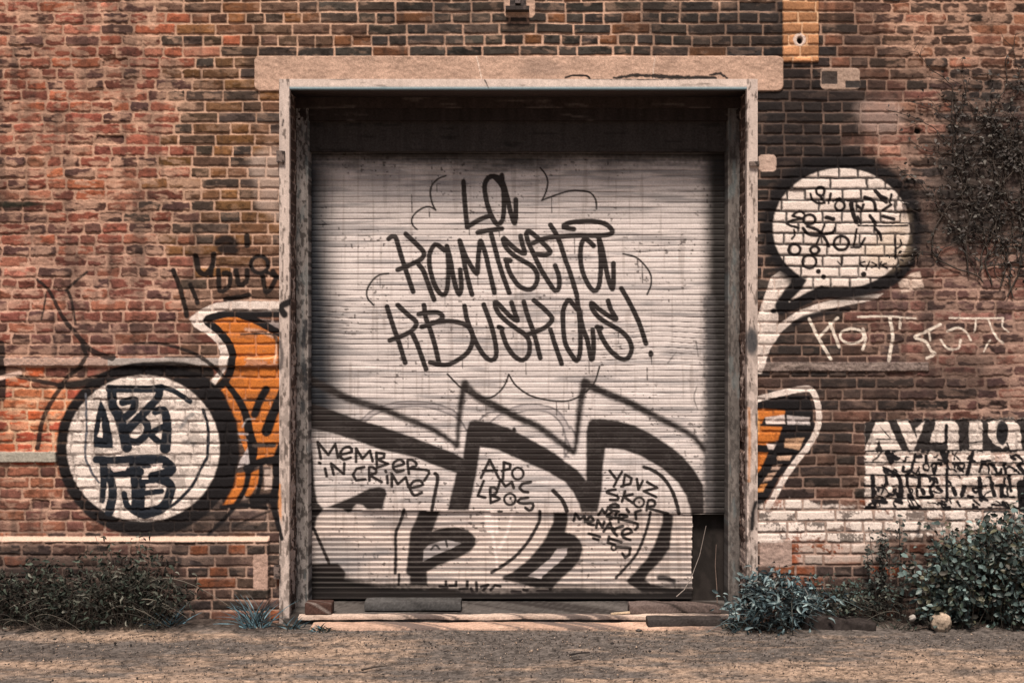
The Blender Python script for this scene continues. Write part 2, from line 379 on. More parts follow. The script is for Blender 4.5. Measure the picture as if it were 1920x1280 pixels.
cv.stroke([(499,730),(487,752),(478,776)], 15, KW, G_ORANGE, soft=4)
cv.stroke([(533,725),(523,751),(511,778),(500,808)], (16, 20), KW, G_ORANGE, soft=3)
cv.stroke([(455,750),(485,751),(514,750)], 3.4, K, G_ORANGE)
cv.stroke([(478,834),(514,834)], 9, C(70, 58, 52), G_ORANGE, soft=4)
cv.stroke([(466,872),(495,864),(530,858)], 14, KW, G_ORANGE, soft=3)
cv.stroke([(530,838),(520,866),(520,900),(514,930),(515,955),(524,990)], (20, 10), KW, G_ORANGE, soft=4)
cv.stroke([(466,880),(463,907),(447,938),(424,969),(392,1000)], (11, 7), KW, G_ORANGE, soft=4)
cv.stroke([(490,872),(489,900),(482,930)], 8, KW, G_ORANGE, soft=4)
cv.stroke([(476,936),(512,934)], 22, KW, G_ORANGE, soft=8)
cv.stroke([(416,950),(455,946),(500,952)], 8, KW, G_ORANGE, soft=4)
cv.stroke([(440,985),(480,968),(512,955)], 5, K, G_ORANGE, soft=3, a=.8)
cv.stroke([(445,812),(463,813)], 5, C(160, 140, 132), G_ORANGE, soft=3)
cv.stroke([(447,824),(464,825)], 3, C(140, 128, 124), G_ORANGE, soft=3)
cv.poly([(465,838),(468,868),(445,877),(452,860)], C(200, 180, 170), G_ORANGE, soft=3)
cv.stroke([(455,800),(463,786),(478,785)], 3, C(190, 175, 165), G_ORANGE, soft=2, a=.6)
# disc
cv.stroke([(113,722),(154,718),(208,701),(260,690),(330,688),(390,700)], (12, 24), C(50, 42, 38), G_DISC, soft=5, **k)
cv.ell(275, 842, 169, 163, KW, G_DISC, soft=5, joint=.12)
cv.poly([(330,690),(380,700),(420,735),(445,790),(450,850),(440,910),(420,945),(400,900),(412,840),(400,770),(370,720)], KW, G_DISC, soft=6, joint=.1)
cv.ell(269, 840, 143, 137, WH, G_DISC, soft=4, joint=.5, wear=.42)
for pts, ww, cc in [
 ([(381,768),(389,793),(391,816),(389,855),(386,862),(376,880),(362,908),(344,929),(326,945),(314,952)], 6, NAVY),
 ([(161,738),(163,800),(160,851),(166,871),(176,891),(186,904)], 4.5, C(96, 92, 94)),
 ([(303,724),(331,735),(357,753)], 8, NAVY),
 ([(211,731),(212,760),(223,779),(231,808),(238,838)], (15, 17), NAVY),
 ([(205,728),(250,729),(281,729),(303,727)], 12, NAVY),
 ([(300,728),(297,744),(272,772),(242,803)], (12, 15), NAVY),
 ([(231,754),(253,750),(250,768),(236,781)], 12, NAVY),
 ([(262,783),(276,795),(275,812),(258,828),(243,826)], 12, NAVY),
 ([(292,771),(306,768),(313,787),(313,815),(310,840)], (12, 17), NAVY),
 ([(304,800),(284,813),(297,827)], 10, NAVY),
 ([(181,861),(217,862),(256,859),(300,859),(318,868)], 12, NAVY),
 ([(194,864),(195,898),(192,938)], (13, 9), NAVY),
 ([(206,893),(212,921),(206,958)], (12, 15), NAVY),
 ([(198,886),(240,885),(262,884)], 15, NAVY),
 ([(253,868),(257,914),(258,955)], 18, NAVY),
 ([(233,925),(240,948),(262,964)], 10, NAVY),
 ([(272,868),(300,866),(320,874),(318,884),(287,893)], (16, 15), NAVY),
 ([(285,894),(318,906),(318,929),(303,952),(272,962)], (13, 17), NAVY),
 ([(264,903),(288,901)], 8, NAVY), ([(264,925),(303,920)], 9, NAVY), ([(264,955),(298,954)], 9, NAVY),
 ([(269,905),(267,955)], 8, NAVY)]:
    cv.stroke(pts, (ww[0] * 1.22, ww[1] * 1.22) if isinstance(ww, tuple) else ww * (1.2 if ww > 7 else 1), cc, G_DISC, joint=.15)
cv.poly([(189,748),(198,766),(206,793),(210,816),(213,840),(176,838),(176,808),(183,769)], NAVY, G_DISC)
cv.poly([(190,783),(193,820),(183,818),(188,800)], WH, G_DISC)
cv.poly([(207,878),(240,870),(236,881),(214,884)], WH2, G_DISC)
cv.poly([(282,870),(305,868),(303,876),(285,877)], WH2, G_DISC)
cv.stroke([(340,800),(352,783),(362,776)], 8, C(110, 104, 102), G_DISC, soft=6, a=.7)
cv.stroke([(345,828),(365,832)], 9, C(120, 112, 108), G_DISC, soft=7, a=.6)
# loose black lines, left
LL = [([(70,524),(92,545),(119,596),(145,628),(166,652),(190,665),(213,671)], (5, 11)),
 ([(154,645),(162,668),(151,688),(128,706),(110,732),(92,762),(80,791),(71,839)], (8, 9)),
 ([(128,547),(136,569),(141,605)], (6, 5)), ([(163,510),(139,530),(124,545)], 5), ([(86,551),(83,575),(79,599)], 3.5),
 ([(100,540),(112,545),(126,543)], 2.5), ([(33,705),(74,714),(113,722)], 8), ([(2,645),(5,700),(4,745)], 14),
 ([(253,644),(300,644),(350,657),(390,677),(420,707),(428,720)], (5, 8))]
for pts, ww in LL: cv.stroke(pts, ww, K, G_VINE, soft=2.6, joint=.2, a=.93)
cv.stroke([(-5,710),(20,703),(38,699)], 8, C(226, 186, 164), G_VINE, soft=3)
# tag beside the frame
TG = [([(367,480),(372,506),(386,514),(398,498),(401,477)], 8), ([(398,498),(396,516)], 7), ([(410,507),(413,545),(430,535),(431,514),(420,512)], 7),
 ([(443,507),(449,534),(462,528),(464,507)], 7), ([(493,517),(500,548),(517,524),(512,508)], 7), ([(500,510),(522,520),(540,530)], 6),
 ([(423,561),(445,558),(467,553)], 7), ([(325,507),(339,544),(351,592)], 7), ([(357,533),(371,568)], 6), ([(463,442),(464,460)], 8)]
for pts, ww in TG: cv.stroke(pts, ww * 1.35, C(34, 28, 26), G_TAG, soft=2.8, a=.97)
cv.ring(487, 496, 16, 16, 8, K, G_TAG, soft=3.2)
cv.stroke([(408,455),(425,448),(440,458),(415,466),(440,470)], 16, K, G_TAG, soft=9, a=.95)

# right: speech bubble ------------------------------------------------------------------
cv.poly([(1459,608),(1494,584),(1530,570),(1587,557),(1656,550),(1640,562),(1600,570),(1560,578),(1510,593),(1490,600),(1465,622),(1443,655),(1428,700),(1418,700),(1418,600),(1430,565),(1445,520),(1462,508),(1492,520),(1488,535),(1470,560),(1458,585)], WH, G_BUB, joint=.55, wear=.3)
cv.poly([(1683,530),(1708,512),(1724,509),(1732,540),(1690,549)], C(222, 190, 168), G_BUB, joint=.4, wear=.4, soft=4)
cv.ell(1579, 426, 155, 140, KW, G_BUB, soft=24, joint=.08)
cv.stroke([(1449,460),(1473,491),(1498,512),(1495,531),(1479,552),(1464,573)], 24, KW, G_BUB, soft=5, joint=.08)
cv.poly([(1505,500),(1560,535),(1640,525),(1600,540),(1540,548),(1480,575),(1470,580),(1500,540)], KW, G_BUB, soft=5, joint=.08)
cv.stroke([(1465,579),(1494,567),(1525,552),(1572,541),(1634,534),(1673,519),(1700,488)], (22, 30), KW, G_BUB, soft=5, joint=.08)
cv.ell(1577, 428, 128, 112, WH, G_BUB, soft=4, joint=.92, wear=.12)
cv.poly([(1512,500),(1640,500),(1626,526),(1575,529),(1545,533),(1515,546),(1479,566),(1500,545),(1514,522)], WH, G_BUB, soft=4, joint=.85, wear=.12)
cv.stroke([(1490,607),(1512,595),(1556,584),(1590,580)], 11, KW, G_BUB, soft=4, a=.9)
cv.ell(1450, 583, 6, 5, KW, G_BUB, soft=3)
cv.poly([(1660,430),(1702,400),(1702,480),(1680,500),(1640,510),(1610,470)], C(214, 182, 150), G_BUB, soft=30, a=.5, joint=.9)
BT = [([(1519,364),(1522,374),(1532,381),(1545,381)], 5), ([(1536,366),(1546,380)], 5), ([(1557,364),(1553,381)], 5), ([(1562,378),(1573,372),(1583,378)], 4),
 ([(1589,377),(1617,378)], 5), ([(1595,382),(1599,400),(1606,417)], 9), ([(1621,370),(1637,377),(1641,394)], 7), ([(1606,386),(1615,392),(1618,384)], 6),
 ([(1641,359),(1651,370),(1661,379)], 8), ([(1671,365),(1668,380)], 5), ([(1655,394),(1664,388),(1670,384)], 6), ([(1652,368),(1662,372)], 6),
 ([(1506,400),(1499,396),(1486,405),(1503,410),(1486,413),(1475,420),(1497,428)], 5), ([(1488,431),(1490,440),(1484,448)], 4), ([(1549,408),(1562,411)], 8),
 ([(1505,428),(1514,439),(1530,442),(1543,440),(1560,436),(1565,428)], 6), ([(1513,425),(1531,431),(1543,442),(1554,462)], 6), ([(1546,420),(1539,437),(1531,456)], 4.5),
 ([(1606,430),(1600,462)], 4.5), ([(1595,464),(1610,464)], 5), ([(1621,447),(1613,462)], 5), ([(1678,447),(1678,484)], 5), ([(1680,466),(1690,460),(1688,450)], 4),
 ([(1608,406),(1614,419)], 5), ([(1631,405),(1641,419)], 7), ([(1655,406),(1675,411)], 7), ([(1608,423),(1660,424),(1702,423)], 3.5), ([(1640,428),(1650,440),(1652,450)], 6),
 ([(1621,491),(1611,494),(1619,500)], 3.4), ([(1630,490),(1623,506)], 3.4), ([(1634,492),(1643,497),(1634,502)], 3.4), ([(1652,491),(1648,503)], 3.4), ([(1661,494),(1654,497),(1663,503)], 3.4),
 ([(1570,490),(1578,497),(1580,480)], 3)]
for pts, ww in BT: cv.stroke(pts, ww, K, G_BUB)
for a in [(1538,359,8,8,5),(1574,386,9,9,5),(1517,412,11,9,5.5),(1577,456,14,13,6),(1489,468,11,10,6),(1527,469,8,7,6),(1517,491,13,12,5.5)]: cv.ring(*a, K, G_BUB)
for a in [(1534,509,5,5),(1544,519,4.5,5),(1619,514,5.5,5)]: cv.ell(*a, K, G_BUB)
# thin white writing
NT = [([(1517,598),(1535,635),(1557,672)], 6), ([(1570,596),(1552,614),(1534,634)], 5), ([(1556,605),(1573,650)], 6),
 ([(1618,616),(1623,635),(1617,654)], 5), ([(1608,594),(1663,593),(1716,597)], 3.6), ([(1668,596),(1673,630),(1666,675)], 6), ([(1687,596),(1687,615)], 4),
 ([(1763,608),(1737,621),(1715,632),(1735,640),(1746,658),(1753,663),(1738,671)], 5), ([(1741,620),(1744,638)], 3.4), ([(1764,637),(1776,653),(1796,653),(1801,637)], 4),
 ([(1776,621),(1796,614),(1812,623),(1820,638)], 4), ([(1780,596),(1830,597),(1882,596)], 3.6), ([(1853,598),(1860,617),(1869,634),(1880,643)], 4),
 ([(1882,597),(1879,612),(1891,622)], 3), ([(1844,659),(1851,645),(1856,637)], 3), ([(1830,600),(1826,622)], 3)]
for pts, ww in NT: cv.stroke(pts, ww, C(238, 214, 192), G_NOTE, soft=1.8, a=.95, joint=.2, wear=.25)
cv.ring(1597, 630, 22, 14, 4.5, C(238, 214, 192), G_NOTE)
cv.stroke([(1440,688),(1500,684),(1600,687),(1650,682)], 5, C(186, 160, 144), G_NOTE, soft=4, a=.6, wear=.8)
# right orange shape
cv.poly([(1407,755),(1455,744),(1517,741),(1525,770),(1526,803),(1511,832),(1488,860),(1462,893),(1440,932),(1424,955),(1407,955)], KW, G_ORANGE2, joint=.12)
for pts, cc in [
 ([(1405,766),(1440,766),(1472,769),(1470,778),(1434,782),(1425,798),(1470,800),(1462,825),(1440,830),(1438,834),(1405,832)], OR),
 ([(1405,847),(1440,848),(1425,880),(1405,905)], OR), ([(1434,782),(1470,777),(1472,794),(1436,795)], WH2), ([(1475,778),(1518,782),(1518,796),(1476,795)], C(200, 180, 170)),
 ([(1472,822),(1508,820),(1498,843),(1470,838)], C(196, 150, 116)), ([(1437,832),(1456,833),(1450,842),(1440,842)], WH2), ([(1453,855),(1485,853),(1480,862),(1458,862)], C(200, 158, 130)),
 ([(1432,888),(1456,884),(1446,899),(1427,904)], C(196, 156, 130)), ([(1418,908),(1438,906),(1430,921),(1414,922)], C(214, 140, 80)), ([(1448,872),(1466,870),(1460,880),(1444,880)], C(180, 146, 126))]:
    cv.poly(pts, cc, G_ORANGE2, soft=3, joint=.3, wear=.2)
cv.stroke([(1425,796),(1470,797)], 4, K, G_ORANGE2, soft=3); cv.stroke([(1418,770),(1422,800),(1414,828)], 5, C(240, 176, 110), G_ORANGE2, soft=4, a=.7)
cv.stroke([(1472,800),(1458,840),(1438,880),(1410,922)], 11, KW, G_ORANGE2, soft=3)
cv.stroke([(1406,752),(1450,740),(1497,730),(1520,730),(1531,750),(1535,778),(1531,806),(1517,833),(1495,861),(1470,896),(1440,950)], 11, WH, G_ORANGE2, joint=.25, wear=.2)
# whitewash and the lettered panel
cv.poly([(1418,950),(1440,938),(1500,934),(1535,945),(1600,948),(1940,953),(1940,990),(1800,1000),(1650,1010),(1600,1030),(1560,1012),(1500,1012),(1418,1016)], WH, 0, joint=.86, wear=.8, soft=8, rag=4)
cv.poly([(1480,1015),(1640,1015),(1660,1050),(1500,1058)], C(206, 178, 160), 0, joint=.9, wear=1.0, soft=10, a=.8)
cv.poly([(1622,796),(1640,787),(1945,784),(1945,952),(1622,952)], WH, G_PANEL, joint=.55, wear=.55, rag=4, soft=4)
cv.poly([(1622, 790), (1640, 786), (1945, 784), (1945, 846), (1622, 846)], KW, G_PANEL, rag=5, soft=4, a=.97)
for pts in ([(1642,790),(1665,790),(1684,833),(1690,843),(1654,843),(1648,823),(1640,843),(1620,845),(1632,815)], [(1681,788),(1702,788),(1718,820),(1719,830),(1712,846),(1706,846)], [(1716,802),(1733,789),(1725,815),(1719,824)],
            [(1754,788),(1790,788),(1797,803),(1797,843),(1775,843),(1776,835),(1772,828),(1745,829),(1743,827),(1752,800)], [(1817,788),(1838,788),(1842,800),(1842,842),(1817,842)],
            [(1851,792),(1862,788),(1900,787),(1912,800),(1915,842),(1892,842),(1885,835),(1878,840),(1862,830),(1853,818)], [(1924,790),(1945,788),(1945,842),(1922,842)]):
    cv.poly(pts, WH, G_PANEL, joint=.4, wear=.35, rag=1.6, soft=2.4)
PN = [([(1774,798),(1773,830)], 7), ([(1888,830),(1891,843)], 4), ([(1650,800),(1672,824)], 2), ([(1642,823),(1660,823),(1690,824)], 2.4), ([(1817,830),(1842,827)], 2),
 ([(1622,845),(1780,844),(1940,844)], 3.4), ([(1622,866),(1780,866),(1940,867)], 2.8), ([(1622,890),(1780,890),(1940,888)], 3), ([(1640,912),(1780,910),(1940,911)], 2.8), ([(1622,932),(1700,934),(1860,932)], 2.6),
 ([(1664,848),(1671,864)], 12), ([(1716,852),(1712,868),(1706,884),(1699,892)], 6), ([(1716,856),(1726,855)], 8), ([(1736,855),(1737,867)], 8), ([(1767,848),(1773,865)], 11), ([(1823,849),(1819,868),(1813,889)], 8),
 ([(1656,876),(1682,890),(1689,911),(1687,932)], (5, 12)), ([(1636,893),(1637,928)], 9), ([(1700,889),(1701,908),(1712,936)], 6), ([(1723,891),(1723,912)], 9), ([(1756,868),(1751,890)], 5), ([(1775,878),(1775,934)], 6),
 ([(1728,918),(1731,924)], 9), ([(1752,902),(1743,917),(1748,930)], 7), ([(1757,913),(1765,920)], 8), ([(1787,915),(1791,926)], 9), ([(1808,912),(1803,928)], 9), ([(1836,896),(1839,936)], 9), ([(1858,908),(1864,928)], 8),
 ([(1878,910),(1878,930)], 9), ([(1892,890),(1895,920)], 6), ([(1914,908),(1918,952)], 18), ([(1637,938),(1660,941)], 9), ([(1680,938),(1690,942)], 7), ([(1622,953),(1780,954),(1940,952)], 4), ([(1860,945),(1888,948)], 5),
 ([(1650,905),(1668,925)], 4), ([(1662,900),(1652,925)], 4), ([(1786,850),(1800,862)], 3), ([(1796,872),(1806,884)], 4), ([(1862,872),(1868,884)], 6), ([(1842,868),(1836,884)], 6), ([(1895,856),(1902,860)], 7), ([(1908,872),(1920,886)], 8),
 ([(1760,942),(1772,946)], 6), ([(1795,940),(1800,948)], 5), ([(1705,934),(1714,950)], 4), ([(1826,938),(1836,946)], 5)]
for pts, ww in PN: cv.stroke(pts, ww, KW, G_PANEL, rag=1.1)
_g = np.random.default_rng(77)
for i in range(95):
    x = _g.uniform(1624, 1925); rr = [(847, 864), (868, 888), (892, 910), (914, 931), (935, 950)][_g.integers(5)]; y = _g.uniform(*rr); a = _g.uniform(0, 6.28); P = []
    for j in range(4): P.append((x, np.clip(y, rr[0], rr[1]))); a += _g.normal() * .9; x += 7 * math.cos(a); y += 7 * math.sin(a)
    cv.stroke(P, _g.uniform(2.4, 6.5), KW, G_PANEL, rag=1.1)
cv.ell(1879, 811, 11, 23, C(46, 42, 42), G_PANEL)
for x, y in [(1650,902),(1668,916),(1789,905),(1850,902),(1744,856)]: cv.ell(x, y, 5, 6, WH, G_PANEL)

OPEN = (X > 541) & (X < 1401) & (Y > 160)
wall = empty('brick_wall', (0, 0, 0), 'long weathered red and charcoal brick warehouse wall covered in graffiti around the shutter', 'wall')
GROUPS = {0: ('brickwork', None), G_LINTEL: ('lintel', 'pale peach concrete lintel over the doorway'), G_LEDGE: ('stone_ledge', 'grey projecting stone band'),
 G_DISC: ('graffiti_emblem', 'white disc with thick black ring and black letters'), G_ORANGE: ('graffiti_mural', 'orange shape outlined in black and white left of the door'),
 G_TAG: ('graffiti_tag', 'black scribbled name beside the left jamb'), G_VINE: ('graffiti_line', 'loose curling black sprayed lines'),
 G_BUB: ('graffiti_bubble', 'white speech bubble outlined in black with scribbles'), G_NOTE: ('graffiti_writing', 'thin white sprayed writing'),
 G_ORANGE2: ('graffiti_mural', 'orange and black shape with white outline right of the door'), G_PANEL: ('graffiti_panel', 'white panel with bold black block letters'),
 G_PATCH: ('mortar_patch', 'patch of mortar round the bracket')}
for g, (nm, lb) in GROUPS.items():
    o = cv.faces((cv.G == g) & ~OPEN, 0, 0.0, nm, M_WALL, wall)
    if o and lb: o['label'] = lb

# ------------------------------------------------------------------ slabs with relief: frames, posts, boards
def slab(name, x0, x1, y0, y1, d, yf, th, mat, parent, paint, step=1.6, rough=0.0015, hfn=None):
    c = Canvas(np.linspace(x0, x1, max(3, int((x1 - x0) / step) + 1)), np.linspace(y0, y1, max(3, int((y1 - y0) / step) + 1)))
    c.H[:] = (c.noise(9, 14, 3, 31) - .5) * 2 * rough + c.nf * rough * .6
    if hfn: c.H += hfn(c)
    paint(c)
    idx = np.arange(c.ny * c.nx).reshape(c.ny, c.nx)
    F = np.stack([idx[:-1, :-1].ravel(), idx[1:, :-1].ravel(), idx[1:, 1:].ravel(), idx[:-1, 1:].ravel()], 1)
    V = np.stack([PX(c.X, d).ravel(), (yf - c.H).ravel(), PZ(c.Y, d).ravel()], 1); col = c.C.reshape(-1, 3)
    per = np.concatenate([idx[0, :-1], idx[:-1, -1], idx[-1, :0:-1], idx[:0:-1, 0]])
    n = len(per); base = len(V); V1 = V[per]; V2 = V1.copy(); V2[:, 1] = yf + th
    V = np.concatenate([V, V1, V2]); col = np.concatenate([col, col[per], col[per]])
    a = base + np.arange(n); b = base + (np.arange(n) + 1) % n
    F = np.concatenate([F, np.stack([a, b, b + n, a + n], 1)])
    return link(name, mesh_np(name, V, F, col), mat, parent)
def flaky(base, under, amount, sx=12, sy=22, seed=80, streak=0.2):
    def f(c):
        n = c.noise(sx, sy, 4, seed); m = sst(.5 - amount * .3, .56 - amount * .3, n)[..., None]
        m = 1 - m if amount < 0 else m
        v = (1 + streak * 2 * (c.noise(8, 60, 3, seed + 1) - .5) + .25 * c.nf)[..., None]
        cov = sst(1 - amount - .05, 1 - amount + .05, c.noise(sx, sy, 4, seed + 2) * 1.0)[..., None]
        c.C[:] = (np.asarray(base) * (1 - cov) + np.asarray(under) * cov) * v
    return f
FR = C(206, 180, 164)
def frame_paint(left):
    def f(c):
        flaky(FR, C(124, 106, 95), .36, 4, 18, 82 if left else 92, .25)(c)
        _l = (.45 * sst(450, 800, c.Y) * sst(.48, .60, c.noise(7, 14, 4, 97)))[..., None]; c.C[:] = c.C * (1 - _l) + C(92, 78, 70) * _l
        if left:
            c.stroke([(545,566),(528,576),(535,590)], 13, KW, soft=4); c.stroke([(526,640),(530,665),(527,690)], 7, C(70, 62, 60), soft=5, a=.8)
            c.stroke([(520,960),(524,985),(530,1008)], 8, KW, soft=3)
            c.poly([(522,905),(528,905),(530,980),(524,960)], C(222, 140, 80), soft=3, a=.8)
            c.stroke([(533,226),(531,238)], 3, C(90, 76, 70))
        else:
            c.ell(1408, 640, 12, 26, C(58, 58, 60), soft=8, a=.9); c.stroke([(1403,765),(1404,830),(1403,900)], 5, C(214, 134, 70), soft=5, a=.55)
            c.stroke([(1416,940),(1410,960),(1408,990)], 7, KW, soft=5)
    return f
frame = empty('door_frame', (0, 0, 0), 'white flaking steel angle frame round the shutter opening', 'door frame')
slab('jamb', 525, 544, 150, 1166, 0, -0.028, 0.05, M_FLAKE, frame, frame_paint(True))
slab('jamb', 1399, 1419, 150, 1100, 0, -0.028, 0.05, M_FLAKE, frame, frame_paint(False))
def head_paint(c):
    flaky(C(222, 194, 176), C(168, 146, 132), .26, 40, 6, 84, .15)(c)
    q = sst(162, 167, c.Y)[..., None]; c.C[:] = c.C * (1 - q) + C(140, 158, 160) * q
    c.stroke([(909,152),(913,160),(916,167)], 2, C(70, 60, 55)); c.stroke([(1100,150),(1200,151),(1300,150)], 2, C(90, 74, 66))
slab('head', 544, 1399, 150, 168, 0, -0.026, 0.05, M_FLAKE, frame, head_paint)
for (x0, x1, y0, y1) in [(521, 536, 285, 306), (1403, 1421, 305, 313), (516, 527, 1057, 1082)]:
    slab('bracket', x0, x1, y0, y1, 0, -0.052, 0.03, M_IRON, frame, flaky(C(120, 100, 90), C(56, 46, 42), .5, 6, 6, 85))

# brick reveals of the doorway, both sides, and its soffit (parts of the wall)
def reveal(xe, side, seed):
    ys = np.arange(150, 1176, 2.0); ts = np.arange(0, 92, 1.6)
    c = Canvas(ts, ys)
    lay_bricks(c, lambda x, y: 0.8, seed)
    t = np.clip(1 + .8 * (c.noise(30, 30, 3, seed) - .5), .5, 1.6)[..., None]
    face = c.J[..., None]; c.C[:] = (C(86, 66, 57) * face + C(150, 120, 104) * (1 - face)) * t
    fl = .8 * sst(.58, .63, c.noise(16, 24, 4, seed + 5) + .10 * sst(420, 700, c.Y) - .06)[..., None]
    c.C[:] = c.C * (1 - fl) + C(206, 176, 158) * fl
    idx = np.arange(c.ny * c.nx).reshape(c.ny, c.nx)
    F = np.stack([idx[:-1, :-1].ravel(), idx[:-1, 1:].ravel(), idx[1:, 1:].ravel(), idx[1:, :-1].ravel()], 1)
    V = np.stack([(PX(xe) - side * (c.H - .012)).ravel(), (c.X * S + 0.002).ravel(), PZ(c.Y).ravel()], 1)
    return link('reveal', mesh_np('reveal', V, F, c.C.reshape(-1, 3)), M_WALL, wall)
reveal(543, -1, 5); reveal(1400, 1, 6)
def quad_box(x0, x1, y0, y1, z0, z1):
    V = np.array([(x, y, z) for x in (x0, x1) for y in (y0, y1) for z in (z0, z1)], float)
    F = np.array([(0, 1, 3, 2), (4, 6, 7, 5), (0, 4, 5, 1), (2, 3, 7, 6), (0, 2, 6, 4), (1, 5, 7, 3)])
    return V, F
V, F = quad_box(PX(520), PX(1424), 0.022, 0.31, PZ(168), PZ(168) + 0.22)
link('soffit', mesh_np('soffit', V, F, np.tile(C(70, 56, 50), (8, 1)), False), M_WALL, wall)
# dark room behind the shutter
V, F = quad_box(-4.6, 4.6, 0.56, 3.2, -0.02, 5.2)
F = F[[0, 1, 3, 4, 5]]
link('back_room', mesh_np('back_room', V, F, np.tile(C(60, 50, 45), (8, 1)), False), M_WALL, wall)
for x0, x1, z0, z1 in [(-4.865, PX(541), -.02, 5.0), (PX(1402), 4.865, -.02, 5.0), (PX(541), PX(1402), PZ(166) + .22, 5.0)]:
    V, F = quad_box(x0, x1, 0.31, 0.57, z0, z1)
    link('wall_core', mesh_np('wall_core', V, F, np.tile(C(90, 66, 56), (8, 1)), False), M_WALL, wall)

# ------------------------------------------------------------------ the roller shutter
DD = 0.42
door = empty('roller_shutter', (PX(960), DD, 0), 'large pale steel roller shutter covered in black graffiti lettering', 'roller door')
dx = np.arange(566, 1372, 1.5); dy = np.arange(200, 1124, 1.2)
dc = Canvas(dx, dy); DX, DY = dc.X, dc.Y
joint_y = 955 + (DX - 580) * 0.010
up = DY < joint_y
sag = (dc.noise(260, 70, 3, 5) - .5) * 6 + 5 * np.exp(-((DX - 1240) / 60) ** 2 - ((DY - 640) / 40) ** 2) - 4 * np.exp(-((DX - 700) / 80) ** 2 - ((DY - 600) / 30) ** 2)
tu = ((DY + sag - 3.0) / 10.2) % 1.0; tl = ((DY + sag * .5 - 957) / 9.55) % 1.0
hu = 0.0095 * (1 - np.abs(2 * tu - 1) ** 9)
hl = 0.0105 * np.where(tl < .2, tl / .2, 1 - (tl - .2) / .8)
dc.H[:] = np.where(up, hu, hl * (1 - .75 * sst(1096, 1108, DY))) + (dc.noise(180, 70, 3, 6) - .5) * .012 + (dc.noise(30, 5, 3, 7) - .5) * .002
slat = np.floor((DY + sag) / 10.2).astype(int) % 400
sr = np.random.default_rng(3).normal(size=400)
base = C(223, 202, 190)[None, None] * np.ones((dc.ny, dc.nx, 1))
low = C(212, 186, 170); ft = sst(900, 1000, DY)[..., None]; base = base * (1 - ft) + low * ft
v = 1 + .05 * sr[slat] + .35 * (dc.noise(140, 9, 4, 8) - .5) + .16 * dc.nf
dc.C[:] = base * v[..., None]
grime = sst(.53, .70, dc.noise(90, 7, 4, 9) + .05 * sst(400, 300, DY))[..., None] * .5
dc.C[:] = dc.C * (1 - grime) + C(120, 112, 110) * grime
runs = sst(.60, .78, dc.noise(7, 120, 4, 23))[..., None] * .30
dc.C[:] = dc.C * (1 - runs) + C(116, 96, 84) * runs
spk = sst(.74, .80, dc.noise(6, 5, 2, 10))[..., None] * .75 * sst(.4, .6, dc.noise(60, 50, 3, 20))[..., None]
dc.C[:] = dc.C * (1 - spk) + C(70, 58, 54) * spk
def dst(cx, cy, rx, ry, col, a, soft=.6, seed=60):
    q = 1 - np.hypot((DX - cx) / rx, (DY - cy) / ry) + .9 * (dc.noise(60, 24, 4, seed) - .5)
    f = (a * sst(0, soft, q)).astype(np.float32)[..., None]; dc.C[:] = dc.C * (1 - f) + np.asarray(col, np.float32) * f
dst(960, 240, 600, 108, C(52, 46, 44), .95, .9, 31)  # shade under the lintel, painted into the top of the curtain
dst(640, 1050, 110, 60, C(120, 116, 116), .55, .7, 32)
dst(820, 360, 300, 40, C(150, 140, 138), .35, .7, 33)
dc.stroke([(560,292),(760,288),(960,294),(1160,288),(1380,292)], 34, C(46, 41, 39), 0, soft=40, a=.85, rag=7)  # painted shade line, blends the curtain into the dark hood panel
L_, B_, T_, T2, T3, T4 = 1, 2, 3, 4, 5, 6
DK = C(44, 36, 34)
# sprayed side fades
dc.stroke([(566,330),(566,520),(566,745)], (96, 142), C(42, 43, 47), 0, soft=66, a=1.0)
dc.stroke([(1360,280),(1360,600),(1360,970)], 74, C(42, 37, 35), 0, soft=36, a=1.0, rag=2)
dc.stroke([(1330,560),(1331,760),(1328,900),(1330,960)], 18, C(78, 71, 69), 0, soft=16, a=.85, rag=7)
# big sprayed outlines
for pts in ([(676,788),(701,768),(740,755),(779,752),(818,757),(849,769),(862,780)], [(685,790),(708,774),(747,763),(794,762),(833,772),(862,787),(874,805)],
            [(918,792),(945,772),(976,760),(1007,758),(1039,766),(1057,783),(1068,803)], [(900,786),(920,772),(961,774),(992,769),(1023,771),(1043,783),(1056,801),(1055,815)]):
    dc.stroke(pts, 3.2, C(96, 86, 84), B_, soft=3, a=.85)
dc.stroke([(681,789),(705,771),(744,759),(786,757),(826,765),(855,778)], 8, C(166, 150, 144), 0, soft=4, a=.6)
dc.stroke([(935,782),(970,765),(1010,764),(1048,778),(1062,803)], 9, C(170, 154, 148), 0, soft=4, a=.6)
for pts in ([(1056,803),(1060,820),(1058,850),(1066,856)], [(1070,800),(1079,815),(1082,830)], [(1062,822),(1068,840),(1058,856)]): dc.stroke(pts, 4, C(120, 108, 104), B_, soft=3, a=.8)
for pts, ww in [([(572,709),(607,724),(638,740),(669,752),(716,766),(763,785),(810,804),(857,833)], (17, 10)), ([(857,836),(861,785),(867,738),(872,718)], (8, 13)),
 ([(872,724),(898,745),(937,765),(976,785),(1007,798),(1039,821),(1074,846)], (16, 12)), ([(1078,845),(1084,793),(1090,746),(1097,716)], (8, 15)),
 ([(1097,719),(1127,733),(1174,752),(1221,776),(1267,799),(1299,818),(1320,842)], (16, 10))]:
    dc.stroke(pts, ww, DK, B_, soft=9, wear=.06, rag=1.2)
P1 = [(566,750),(607,763),(669,785),(716,799),(763,815),(810,832),(850,848),(870,859),(872,838),(901,837),(893,890),(879,956),(839,956),(856,886),(810,870),(779,857),(716,843),(669,826),(622,811),(588,804),(580,800),(566,800)]
